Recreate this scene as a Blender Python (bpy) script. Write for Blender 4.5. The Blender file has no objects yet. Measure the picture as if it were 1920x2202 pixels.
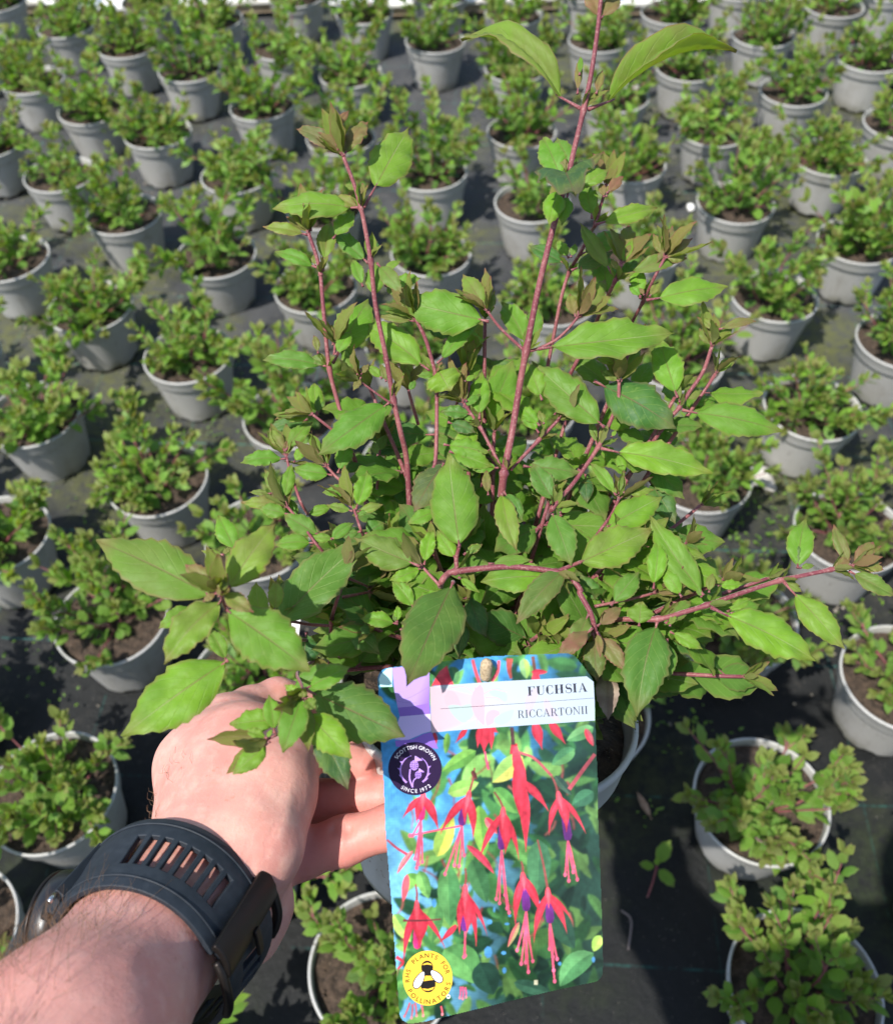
import bpy, bmesh, math, random
import numpy as np
from mathutils import Vector, Matrix, Quaternion

sc = bpy.context.scene
COL = sc.collection
R = math.radians

# ------------------------------------------------------------------ camera
W, H, F = 1920.0, 2202.0, 2000.0          # pixels of the photograph, focal length in those pixels
CAM = np.array([0.0, 0.0, 1.127])
_p, _r = R(50), R(-2.5)
FW = np.array([0, math.cos(_p), -math.sin(_p)])
_up = np.array([0, math.sin(_p), math.cos(_p)])
_rt = np.array([1.0, 0, 0])
RT = _rt * math.cos(_r) + _up * math.sin(_r)
UP = -_rt * math.sin(_r) + _up * math.cos(_r)
cam = bpy.data.cameras.new('camera')
camo = bpy.data.objects.new('camera', cam)
COL.objects.link(camo)
camo.matrix_world = Matrix(((RT[0], UP[0], -FW[0], CAM[0]), (RT[1], UP[1], -FW[1], CAM[1]),
                            (RT[2], UP[2], -FW[2], CAM[2]), (0, 0, 0, 1)))
cam.sensor_fit = 'HORIZONTAL'
cam.sensor_width = 36
cam.lens = 36 * F / W
cam.clip_start = 0.01
cam.clip_end = 400
cam.dof.use_dof = True
cam.dof.focus_distance = 0.41
cam.dof.aperture_fstop = 14.5
sc.camera = camo

# ------------------------------------------------------------------ light
SUN = np.array([-0.36, -0.38, 0.85]); SUN /= np.linalg.norm(SUN)      # towards the sun
el = math.asin(SUN[2]); az = math.atan2(SUN[0], SUN[1])
wd = bpy.data.worlds.new('World'); sc.world = wd; wd.use_nodes = True
nt = wd.node_tree
sky = nt.nodes.new('ShaderNodeTexSky'); sky.sky_type = 'NISHITA'; sky.sun_disc = False
sky.sun_elevation = el; sky.sun_rotation = az
bg = nt.nodes['Background']; bg.inputs['Strength'].default_value = 0.15
nt.links.new(sky.outputs[0], bg.inputs['Color'])
sl = bpy.data.lights.new('sun', 'SUN'); sl.energy = 4.3; sl.angle = R(0.53); sl.color = (1, 0.965, 0.91)
so = bpy.data.objects.new('sun', sl); COL.objects.link(so)
so.rotation_mode = 'QUATERNION'
so.rotation_quaternion = Vector(SUN).to_track_quat('Z', 'Y')
vs = sc.view_settings
vs.view_transform = 'Standard'; vs.look = 'None'; vs.exposure = 0.72; vs.gamma = 1; vs.use_curve_mapping = False

# ------------------------------------------------------------------ helpers
def ray(x, y):
    return FW + RT * ((x - W / 2) / F) + UP * ((H / 2 - y) / F)      # length 1 along the optical axis

def ptz(x, y, z):
    return CAM + ray(x, y) * z

CROPS = {'A': (560, 200, 3.584), 'B': (1000, 0, 2.987), 'C': (1060, 420, 2.987), 'D': (520, 600, 3.319),
         'E': (520, 980, 3.319), 'F': (980, 850, 3.584), 'G': (1200, 1050, 2.56), 'H': (200, 1080, 2.56),
         'T': (800, 1390, 3.446), 'U': (800, 1780, 3.446), 'V': (0, 0, 1 / 1.07143)}

def N(c, x, y):
    ox, oy, s = CROPS[c]
    return ox + x / s, oy + y / s

def smooth(t):
    t = min(max(t, 0), 1)
    return t * t * (3 - 2 * t)

def unit(v):
    v = np.asarray(v, float)
    n = np.linalg.norm(v)
    return v / n if n > 1e-12 else v

def srgb(r, g, b):
    def f(c):
        c /= 255.0
        return c / 12.92 if c <= .04045 else ((c + .055) / 1.055) ** 2.4
    return (f(r), f(g), f(b))

def obj(name, data, parent=None, loc=None):
    o = bpy.data.objects.new(name, data)
    COL.objects.link(o)
    if parent is not None: o.parent = parent
    if loc is not None: o.location = loc
    return o

def tag(o, label=None, cat=None, group=None, kind=None):
    if label: o['label'] = label
    if cat: o['category'] = cat
    if group: o['group'] = group
    if kind: o['kind'] = kind
    return o

def mesh(name, verts, faces, mats=(), midx=None, smooth_=True, uv=None, col=None, colname='tint'):
    me = bpy.data.meshes.new(name)
    me.from_pydata([tuple(v) for v in verts], [], [tuple(f) for f in faces])
    for m in mats: me.materials.append(m)
    if midx is not None: me.polygons.foreach_set('material_index', np.asarray(midx, dtype=np.int32))
    if smooth_: me.polygons.foreach_set('use_smooth', np.ones(len(me.polygons), dtype=bool))
    li = None
    if uv is not None or col is not None:
        li = np.empty(len(me.loops), dtype=np.int32); me.loops.foreach_get('vertex_index', li)
    if uv is not None:
        u = me.uv_layers.new(name='UVMap')
        u.data.foreach_set('uv', np.asarray(uv, dtype=np.float32)[li].ravel())
    if col is not None:
        a = me.attributes.new(colname, 'FLOAT_COLOR', 'POINT')
        c = np.ones((len(verts), 4), dtype=np.float32); c[:, :3] = np.asarray(col, dtype=np.float32)[:, :3]
        a.data.foreach_set('color', c.ravel())
    me.update()
    return me

class MB:
    """collects vertices and faces of one mesh"""
    def __init__(s): s.v = []; s.f = []; s.m = []; s.uv = []; s.c = []
    def add(s, v, f, m=0, uv=None, c=None):
        k = len(s.v); s.v.extend([tuple(p) for p in v])
        s.f.extend([tuple(i + k for i in q) for q in f])
        s.m.extend([m] * len(f) if not isinstance(m, (list, tuple)) else m)
        s.uv.extend(uv if uv is not None else [(0.5, 0.5)] * len(v))
        if c is None: c = (0, 0, .5)
        s.c.extend([c] * len(v) if not isinstance(c, list) else c)
    def build(s, name, mats, smooth_=True):
        return mesh(name, s.v, s.f, mats, s.m, smooth_, s.uv, s.c)

def tube(pts, rad, sides=8, cap=True):
    pts = [np.asarray(p, float) for p in pts]; n = len(pts)
    if not hasattr(rad, '__len__'): rad = [rad] * n
    V = []; Fc = []
    t0 = unit(pts[1] - pts[0]); s = unit(np.cross(t0, [0.31, 0.17, 0.93]))
    for i in range(n):
        t = unit(pts[min(i + 1, n - 1)] - pts[max(i - 1, 0)])
        s = unit(s - t * np.dot(s, t)); b = np.cross(t, s)
        for k in range(sides):
            a = 2 * math.pi * k / sides
            V.append(pts[i] + (s * math.cos(a) + b * math.sin(a)) * rad[i])
    for i in range(n - 1):
        for k in range(sides):
            k2 = (k + 1) % sides
            Fc.append((i * sides + k, i * sides + k2, (i + 1) * sides + k2, (i + 1) * sides + k))
    if cap:
        Fc.append(tuple(range(sides))[::-1]); Fc.append(tuple((n - 1) * sides + k for k in range(sides)))
    return V, Fc

def spline(P, per=5):
    P = [np.asarray(p, float) for p in P]
    if len(P) < 3: return [P[0] + (P[-1] - P[0]) * t for t in np.linspace(0, 1, per + 1)]
    Q = [2 * P[0] - P[1]] + P + [2 * P[-1] - P[-2]]
    out = []
    for i in range(1, len(Q) - 2):
        for k in range(per):
            t = k / per; a, b, c, d = Q[i - 1], Q[i], Q[i + 1], Q[i + 2]
            out.append(.5 * ((2 * b) + (c - a) * t + (2 * a - 5 * b + 4 * c - d) * t * t + (3 * b - a - 3 * c + d) * t ** 3))
    out.append(P[-1])
    return out

def lathe(prof, seg=48, wob=None):
    V = []; Fc = []; n = len(prof)
    for k in range(seg):
        a = 2 * math.pi * k / seg
        for i, (r, z) in enumerate(prof):
            V.append((r * math.cos(a), r * math.sin(a), z))
    for k in range(seg):
        k2 = (k + 1) % seg
        for i in range(n - 1):
            Fc.append((k * n + i, k2 * n + i, k2 * n + i + 1, k * n + i + 1))
    return V, Fc

# ------------------------------------------------------------------ materials
def newmat(name):
    m = bpy.data.materials.new(name); m.use_nodes = True
    return m, m.node_tree.nodes, m.node_tree.links, m.node_tree.nodes['Principled BSDF']

def mixc(nd, lk, fac, a, b, mode='MIX'):
    n = nd.new('ShaderNodeMix'); n.data_type = 'RGBA'; n.blend_type = mode
    for sock, v in ((n.inputs[0], fac), (n.inputs[6], a), (n.inputs[7], b)):
        if hasattr(v, 'links'): lk.new(v, sock)
        elif isinstance(v, (tuple, list)): sock.default_value = (*v[:3], 1)
        else: sock.default_value = v
    return n.outputs[2]

def math_(nd, lk, op, a, b=0.0, clamp=False):
    n = nd.new('ShaderNodeMath'); n.operation = op; n.use_clamp = clamp
    for sock, v in ((n.inputs[0], a), (n.inputs[1], b)):
        if hasattr(v, 'links'): lk.new(v, sock)
        else: sock.default_value = v
    return n.outputs[0]

def ramp(nd, lk, v, lo, hi, a=0.0, b=1.0):
    n = nd.new('ShaderNodeMapRange'); n.interpolation_type = 'SMOOTHSTEP'
    lk.new(v, n.inputs[0])
    n.inputs[1].default_value = lo; n.inputs[2].default_value = hi
    n.inputs[3].default_value = a; n.inputs[4].default_value = b
    return n.outputs[0]

def noise(nd, lk, scale, detail=3, rough=.5, coord='Object'):
    tc = nd.new('ShaderNodeTexCoord'); n = nd.new('ShaderNodeTexNoise')
    lk.new(tc.outputs[coord], n.inputs['Vector'])
    n.inputs['Scale'].default_value = scale; n.inputs['Detail'].default_value = detail
    n.inputs['Roughness'].default_value = rough
    return n.outputs[0]

def bump(nd, lk, h, strength, dist, bs, prev=None):
    b = nd.new('ShaderNodeBump'); b.inputs['Strength'].default_value = strength; b.inputs['Distance'].default_value = dist
    lk.new(h, b.inputs['Height'])
    if prev is not None: lk.new(prev, b.inputs['Normal'])
    if bs is not None: lk.new(b.outputs[0], bs.inputs['Normal'])
    return b.outputs[0]

def leaf_material(name, source, vein=1.0, g=1.0, thin=.38):
    """source 'object': the leaf object's colour holds (young, mature, random); 'mesh': a colour attribute does"""
    m, nd, lk, bs = newmat(name)
    if source == 'object':
        oi = nd.new('ShaderNodeObjectInfo'); c = oi.outputs['Color']
    else:
        at = nd.new('ShaderNodeAttribute'); at.attribute_name = 'tint'; c = at.outputs['Color']
    sp = nd.new('ShaderNodeSeparateColor'); lk.new(c, sp.inputs[0])
    yng, drk, rnd = sp.outputs[0], sp.outputs[1], sp.outputs[2]
    uvn = nd.new('ShaderNodeUVMap'); sx = nd.new('ShaderNodeSeparateXYZ'); lk.new(uvn.outputs[0], sx.inputs[0])
    u, v = sx.outputs[0], sx.outputs[1]
    av = math_(nd, lk, 'ABSOLUTE', math_(nd, lk, 'SUBTRACT', v, .5))         # 0 midrib .. .5 margin
    n1 = noise(nd, lk, 90 if source == 'object' else 40, 4)
    n2 = noise(nd, lk, 420, 3)
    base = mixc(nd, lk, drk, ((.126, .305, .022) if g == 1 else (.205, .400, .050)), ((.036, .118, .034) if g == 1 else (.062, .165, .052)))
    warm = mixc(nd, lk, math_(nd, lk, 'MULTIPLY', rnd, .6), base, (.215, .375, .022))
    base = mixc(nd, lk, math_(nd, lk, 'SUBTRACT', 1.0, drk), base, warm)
    base = mixc(nd, lk, ramp(nd, lk, n1, .40, .66, 0, .50), base, (.085, .205, .022))
    base = mixc(nd, lk, ramp(nd, lk, n2, .55, .75, 0, .30), base, (.24, .36, .09))
    # side veins
    sv = math_(nd, lk, 'SUBTRACT', math_(nd, lk, 'MULTIPLY', u, 7.0), math_(nd, lk, 'MULTIPLY', av, 5.0))
    fr = math_(nd, lk, 'ABSOLUTE', math_(nd, lk, 'SUBTRACT', math_(nd, lk, 'FRACT', sv), .5))
    svm = ramp(nd, lk, fr, 0.0, .07, .40 * vein, 0)
    base = mixc(nd, lk, svm, base, (.27, .42, .10))
    rib = ramp(nd, lk, av, .006, .022, .6 * vein, 0)
    ribc = mixc(nd, lk, ramp(nd, lk, u, .1, .8), (.20, .065, .06), mixc(nd, lk, ramp(nd, lk, rnd, .35, .5), (.17, .10, .06), (.32, .40, .16)))
    base = mixc(nd, lk, rib, base, ribc)
    # bronze young growth, margins and tips
    edge = ramp(nd, lk, av, .40, .50)
    tip = ramp(nd, lk, u, .66, 1.0)
    e = math_(nd, lk, 'MAXIMUM', edge, tip)
    e = math_(nd, lk, 'MULTIPLY', e, math_(nd, lk, 'ADD', .34, math_(nd, lk, 'MULTIPLY', yng, .9)), True)
    red = math_(nd, lk, 'MAXIMUM', e, math_(nd, lk, 'MULTIPLY', yng, ramp(nd, lk, n1, .25, .75, .45, 1.05)), True)
    base = mixc(nd, lk, red, base, (.25, .105, .072) if g == 1 else (.27, .185, .09))
    geo = nd.new('ShaderNodeNewGeometry')
    under = mixc(nd, lk, .45, base, mixc(nd, lk, yng, (.16, .22, .09), (.22, .09, .07)))
    colr = mixc(nd, lk, geo.outputs['Backfacing'], base, under)
    lk.new(colr, bs.inputs['Base Color'])
    bs.inputs['Roughness'].default_value = .46
    bs.inputs['Specular IOR Level'].default_value = .28 if g == 1 else .42
    rr = ramp(nd, lk, n1, .3, .8, .48, .68); lk.new(rr, bs.inputs['Roughness'])
    h = math_(nd, lk, 'ADD', math_(nd, lk, 'MULTIPLY', svm, -1.2), math_(nd, lk, 'ADD', math_(nd, lk, 'MULTIPLY', rib, -1.0), math_(nd, lk, 'MULTIPLY', n1, 2.2)))
    bump(nd, lk, h, .42, .0011, bs)
    tr = nd.new('ShaderNodeBsdfTranslucent')
    tcol = mixc(nd, lk, math_(nd, lk, 'MULTIPLY', red, .8), (.27, .52, .020), (.34, .12, .03))
    lk.new(mixc(nd, lk, drk, tcol, (.09, .20, .02)), tr.inputs['Color'])
    ms = nd.new('ShaderNodeMixShader'); ms.inputs[0].default_value = thin
    out = nd['Material Output']
    lk.new(bs.outputs[0], ms.inputs[1]); lk.new(tr.outputs[0], ms.inputs[2]); lk.new(ms.outputs[0], out.inputs[0])
    return m

LEAF = leaf_material('fuchsia_leaf', 'object')
LEAFM = leaf_material('fuchsia_foliage', 'mesh', .5, 1.42, .47)
LEAFS = leaf_material('small_fuchsia_leaf', 'object', .5, 1.42, .47)

def stem_material():
    m, nd, lk, bs = newmat('red_stem')
    n1 = noise(nd, lk, 60, 3); n2 = noise(nd, lk, 900, 2)
    c = mixc(nd, lk, ramp(nd, lk, n1, .35, .68), (.150, .030, .040), (.225, .068, .066))
    c = mixc(nd, lk, ramp(nd, lk, n2, .52, .7, 0, .28), c, (.48, .30, .26))
    lk.new(c, bs.inputs['Base Color'])
    bs.inputs['Roughness'].default_value = .6
    bs.inputs['Sheen Weight'].default_value = .22; bs.inputs['Sheen Roughness'].default_value = .35
    bs.inputs['Sheen Tint'].default_value = (1, .88, .85, 1)
    bump(nd, lk, n2, .4, .0005, bs)
    return m
STEM = stem_material()

def pot_material():
    m, nd, lk, bs = newmat('grey_pot_plastic')
    oi = nd.new('ShaderNodeObjectInfo')
    n1 = noise(nd, lk, 14, 5, .6); n2 = noise(nd, lk, 160, 3)
    c = mixc(nd, lk, oi.outputs['Random'], (.36, .354, .335), (.42, .412, .39))
    c = mixc(nd, lk, ramp(nd, lk, n1, .48, .72, 0, .38), c, (.25, .235, .20))
    c = mixc(nd, lk, ramp(nd, lk, n2, .62, .74, 0, .4), c, (.46, .44, .41))
    # splashed compost and algae along the foot of the wall
    tc = nd.new('ShaderNodeTexCoord'); sx = nd.new('ShaderNodeSeparateXYZ'); lk.new(tc.outputs['Object'], sx.inputs[0])
    low = ramp(nd, lk, sx.outputs[2], .030, .0)
    d = math_(nd, lk, 'MULTIPLY', low, ramp(nd, lk, n1, .38, .62))
    c = mixc(nd, lk, math_(nd, lk, 'MULTIPLY', d, .6), c, (.10, .10, .055))
    n3 = noise(nd, lk, 330, 2, .5); n5 = noise(nd, lk, 35, 3, .6)
    spl = math_(nd, lk, 'MULTIPLY', ramp(nd, lk, n3, .60, .66), ramp(nd, lk, n5, .45, .65), True)
    c = mixc(nd, lk, math_(nd, lk, 'MULTIPLY', spl, .75), c, (.10, .075, .05))
    mp = nd.new('ShaderNodeMapping'); lk.new(tc.outputs['Object'], mp.inputs[0]); mp.inputs['Scale'].default_value = (60, 60, 5)
    ns = nd.new('ShaderNodeTexNoise'); lk.new(mp.outputs[0], ns.inputs['Vector']); ns.inputs['Scale'].default_value = 1.0; ns.inputs['Detail'].default_value = 3
    c = mixc(nd, lk, ramp(nd, lk, ns.outputs[0], .55, .72, 0, .30), c, (.22, .205, .175))
    lk.new(c, bs.inputs['Base Color'])
    bs.inputs['Roughness'].default_value = .52
    bump(nd, lk, n2, .15, .0006, bs)
    return m
POT = pot_material()

def soil_material():
    m, nd, lk, bs = newmat('peat_compost')
    n1 = noise(nd, lk, 120, 5, .7); n2 = noise(nd, lk, 420, 3, .6)
    c = mixc(nd, lk, ramp(nd, lk, n1, .3, .7), (.022, .014, .009), (.085, .055, .036))
    c = mixc(nd, lk, ramp(nd, lk, n2, .62, .72), c, (.20, .15, .10))
    lk.new(c, bs.inputs['Base Color']); bs.inputs['Roughness'].default_value = .95
    bump(nd, lk, n1, 1.0, .006, bs)
    return m
SOIL = soil_material()

def plain(name, col, rough=.5, n=None, ncol=None, bumpd=0.0, metal=0.0, spec=.5):
    m, nd, lk, bs = newmat(name)
    bs.inputs['Base Color'].default_value = (*col, 1); bs.inputs['Roughness'].default_value = rough
    bs.inputs['Metallic'].default_value = metal; bs.inputs['Specular IOR Level'].default_value = spec
    if n:
        f = noise(nd, lk, n, 4)
        lk.new(mixc(nd, lk, ramp(nd, lk, f, .35, .7), col, ncol), bs.inputs['Base Color'])
        if bumpd: bump(nd, lk, f, .5, bumpd, bs)
    return m

def ground_material():
    m, nd, lk, bs = newmat('woven_ground_fabric')
    tc = nd.new('ShaderNodeTexCoord'); sx = nd.new('ShaderNodeSeparateXYZ'); lk.new(tc.outputs['Object'], sx.inputs[0])
    x, y = sx.outputs[0], sx.outputs[1]
    def weave(a, s):
        return math_(nd, lk, 'SINE', math_(nd, lk, 'MULTIPLY', a, s))
    wv = math_(nd, lk, 'MULTIPLY', weave(x, 1900), weave(y, 1900))
    n1 = noise(nd, lk, 2.3, 6, .62); n2 = noise(nd, lk, 9, 6, .7); n3 = noise(nd, lk, 70, 4, .7); n4 = noise(nd, lk, 420, 2)
    c = mixc(nd, lk, ramp(nd, lk, n2, .35, .7), (.003, .0036, .0034), (.009, .0096, .0094))
    c = mixc(nd, lk, ramp(nd, lk, wv, -.3, .6, 0, .3), c, (.011, .012, .012))
    # splashed compost and algae; far grey layer and dust paint in grazing sky sheen
    sheen_film = math_(nd, lk, 'MULTIPLY', ramp(nd, lk, y, .45, 1.5, .0, .62), ramp(nd, lk, n2, .25, .65, .45, 1))
    c = mixc(nd, lk, sheen_film, c, (.088, .090, .094))
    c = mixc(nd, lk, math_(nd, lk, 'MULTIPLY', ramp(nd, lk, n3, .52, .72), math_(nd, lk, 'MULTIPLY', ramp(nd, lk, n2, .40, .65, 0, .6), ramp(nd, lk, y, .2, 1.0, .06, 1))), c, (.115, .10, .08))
    alg = math_(nd, lk, 'MULTIPLY', ramp(nd, lk, n1, .46, .62), ramp(nd, lk, n3, .30, .62), True)
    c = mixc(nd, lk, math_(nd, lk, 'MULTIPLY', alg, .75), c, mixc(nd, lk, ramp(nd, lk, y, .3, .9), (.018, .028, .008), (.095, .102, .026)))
    c = mixc(nd, lk, ramp(nd, lk, n4, .70, .78, 0, .7), c, (.22, .20, .17))
    # woven teal marker threads every 20 cm
    def line(a, off, w):
        fr = math_(nd, lk, 'FRACT', math_(nd, lk, 'ADD', math_(nd, lk, 'DIVIDE', a, .2), off))
        return ramp(nd, lk, math_(nd, lk, 'ABSOLUTE', math_(nd, lk, 'SUBTRACT', fr, .5)), w, w * 1.6, 1, 0)
    yy = math_(nd, lk, 'ADD', y, math_(nd, lk, 'MULTIPLY', x, .09))
    xx = math_(nd, lk, 'SUBTRACT', x, math_(nd, lk, 'MULTIPLY', y, .09))
    t = math_(nd, lk, 'MAXIMUM', line(yy, .05, .006), math_(nd, lk, 'MULTIPLY', line(xx, .2, .005), .5))
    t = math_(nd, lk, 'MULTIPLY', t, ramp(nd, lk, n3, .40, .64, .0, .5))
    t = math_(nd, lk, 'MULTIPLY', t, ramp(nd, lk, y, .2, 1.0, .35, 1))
    c = mixc(nd, lk, t, c, (.025, .20, .17))
    lk.new(c, bs.inputs['Base Color'])
    bs.inputs['Roughness'].default_value = .62; bs.inputs['Specular IOR Level'].default_value = .3
    lk.new(ramp(nd, lk, n2, .3, .7, .5, .85), bs.inputs['Roughness'])
    nb = bump(nd, lk, wv, .35, .0006, None)
    bump(nd, lk, n3, .5, .004, bs, nb)
    return m

# ------------------------------------------------------------------ setting: ground
def build_ground():
    rng = np.random.RandomState(3)
    xs = np.concatenate([[-150, -20, -5], np.linspace(-2.2, 2.2, 60), [5, 20, 150]])
    ys = np.concatenate([[-150, -20, -4], np.linspace(-.8, 3.4, 60), [6, 20, 180]])
    V = []; Fc = []
    for y in ys:
        for x in xs:
            z = 0.0
            if abs(x) < 2.3 and -.8 < y < 3.4:
                z = .0025 * math.sin(7.3 * x + 2 * math.sin(3.1 * y)) + .002 * math.sin(11 * y + 5 * x) - .004
            V.append((x, y, z))
    n = len(xs)
    for j in range(len(ys) - 1):
        for i in range(n - 1):
            Fc.append((j * n + i, j * n + i + 1, (j + 1) * n + i + 1, (j + 1) * n + i))
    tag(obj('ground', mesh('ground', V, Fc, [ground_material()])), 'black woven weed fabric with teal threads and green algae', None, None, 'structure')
build_ground()

# ------------------------------------------------------------------ leaf shapes
def leaf_geometry(P0, P1, nrm, wid, nu=18, nv=8, bend=.1, fold=.25, curl=.15, wave=.05, pet=.12, seed=0, teeth=.075, petr=.0008, side=1.0, twist=0.0):
    """one serrate leaf with its petiole: returns verts, faces, material index, uv"""
    rs = random.Random(seed)
    P0 = np.asarray(P0, float); P1 = np.asarray(P1, float)
    ax = P1 - P0; L = np.linalg.norm(ax); a = ax / L
    n = unit(nrm - a * np.dot(nrm, a)); s = np.cross(n, a)
    B0 = P0 + ax * pet
    Pm = (B0 + P1) / 2 + n * bend * L + s * rs.uniform(-.06, .06) * L
    ph = rs.uniform(0, 6.28); ph2 = rs.uniform(0, 6.28); wf = rs.uniform(2.0, 3.6)
    V = []; UV = []; Fc = []; M = []
    pa, pb = .82, 1.12
    pk = (pa / (pa + pb)) ** pa * (pb / (pa + pb)) ** pb
    for i in range(nu + 1):
        t = i / nu
        tt = t
        p = (1 - t) ** 2 * B0 + 2 * t * (1 - t) * Pm + t * t * P1
        tg = unit(2 * (1 - t) * (Pm - B0) + 2 * t * (P1 - Pm))
        tw = twist * (t - .2)
        nn = unit(n - tg * np.dot(n, tg)); ss = np.cross(nn, tg)
        nn, ss = nn * math.cos(tw) + ss * math.sin(tw), ss * math.cos(tw) - nn * math.sin(tw)
        w = wid / 2 * (t ** pa * (1 - t) ** pb) / pk
        w = max(w, .0002)
        for j in range(nv + 1):
            v = -1 + 2 * j / nv
            av = abs(v)
            k = 1.0
            sh = 0
            if j in (0, nv) and 1 < i < nu - 1:
                k = 1 + (teeth if i % 2 else -teeth * .35) * rs.choice((.15, .6, 1.0, 1.5))
                sh = (.25 if i % 2 else 0) * L / nu
            zoff = av * w * math.tan(fold) * (1 - .25 * av)
            zoff -= curl * w * av ** 3
            zoff += wave * wid * av * av * math.sin(wf * 6.28 * t + (ph if v > 0 else ph2))
            # blade swells between the side veins
            zoff += .026 * wid * math.sin(av * math.pi) * math.sin(t * 44 - av * 9)
            V.append(p + ss * v * w * k * math.cos(fold) + nn * zoff + tg * sh)
            UV.append((t, (v + 1) / 2))
    for i in range(nu):
        for j in range(nv):
            q = (i * (nv + 1) + j, i * (nv + 1) + j + 1, (i + 1) * (nv + 1) + j + 1, (i + 1) * (nv + 1) + j)
            Fc.append(q[::-1]); M.append(0)
    if pet > 0:
        k = len(V)
        mid = (P0 + B0) / 2
        pv, pf = tube([P0, mid, B0 + a * L * .04], [petr * 1.15, petr * .8, petr * .45], 6)
        V.extend(pv); UV.extend([(0, .5)] * len(pv))
        Fc.extend([tuple(q + k for q in f_) for f_ in pf]); M.extend([1] * len(pf))
    return V, Fc, M, UV

# small shared leaf meshes, base at the origin, pointing along +Y, 1 long
UNIT = []
for i in range(6):
    rs = random.Random(50 + i)
    v, f_, m_, u_ = leaf_geometry((0, 0, 0), (0, 1, 0), np.array([0, 0, 1.0]), rs.uniform(.42, .52), nu=7, nv=4, bend=rs.uniform(-.02, .16),
                                  fold=rs.uniform(.12, .40), curl=rs.uniform(.0, .35), wave=.05, pet=.14, seed=i, teeth=.06, petr=.016)
    UNIT.append((v, f_, m_, u_, mesh('leaf', v, f_, [LEAFS, STEM], m_, True, u_)))
UNITH = []
for i in range(6):
    rs = random.Random(150 + i)
    v, f_, m_, u_ = leaf_geometry((0, 0, 0), (0, 1, 0), np.array([0, 0, 1.0]), rs.uniform(.46, .56), nu=12, nv=6, bend=rs.uniform(-.02, .18),
                                  fold=rs.uniform(.2, .5), curl=rs.uniform(.1, .4), wave=.07, pet=.12, seed=40 + i, petr=.014)
    UNITH.append(mesh('leaf', v, f_, [LEAF, STEM], m_, True, u_))
LOW = []
for i in range(6):
    rs = random.Random(80 + i)
    v, f_, m_, u_ = leaf_geometry((0, 0, 0), (0, 1, 0), np.array([0, 0, 1.0]), rs.uniform(.42, .54), nu=5, nv=2, bend=rs.uniform(-.02, .16),
                                  fold=rs.uniform(.12, .42), curl=.1, wave=.03, pet=.10, seed=i, teeth=0, petr=.014)
    v = v[:18]; u_ = u_[:18]; f_ = f_[:10]; m_ = m_[:10]
    LOW.append((np.array(v), f_, m_, u_))

def frame(base, axis, nrm, length):
    a = unit(axis); n = unit(nrm - a * np.dot(nrm, a)); s = np.cross(a, n)
    return Matrix(((s[0] * length, a[0] * length, n[0] * length, base[0]), (s[1] * length, a[1] * length, n[1] * length, base[1]),
                   (s[2] * length, a[2] * length, n[2] * length, base[2]), (0, 0, 0, 1)))

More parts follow.
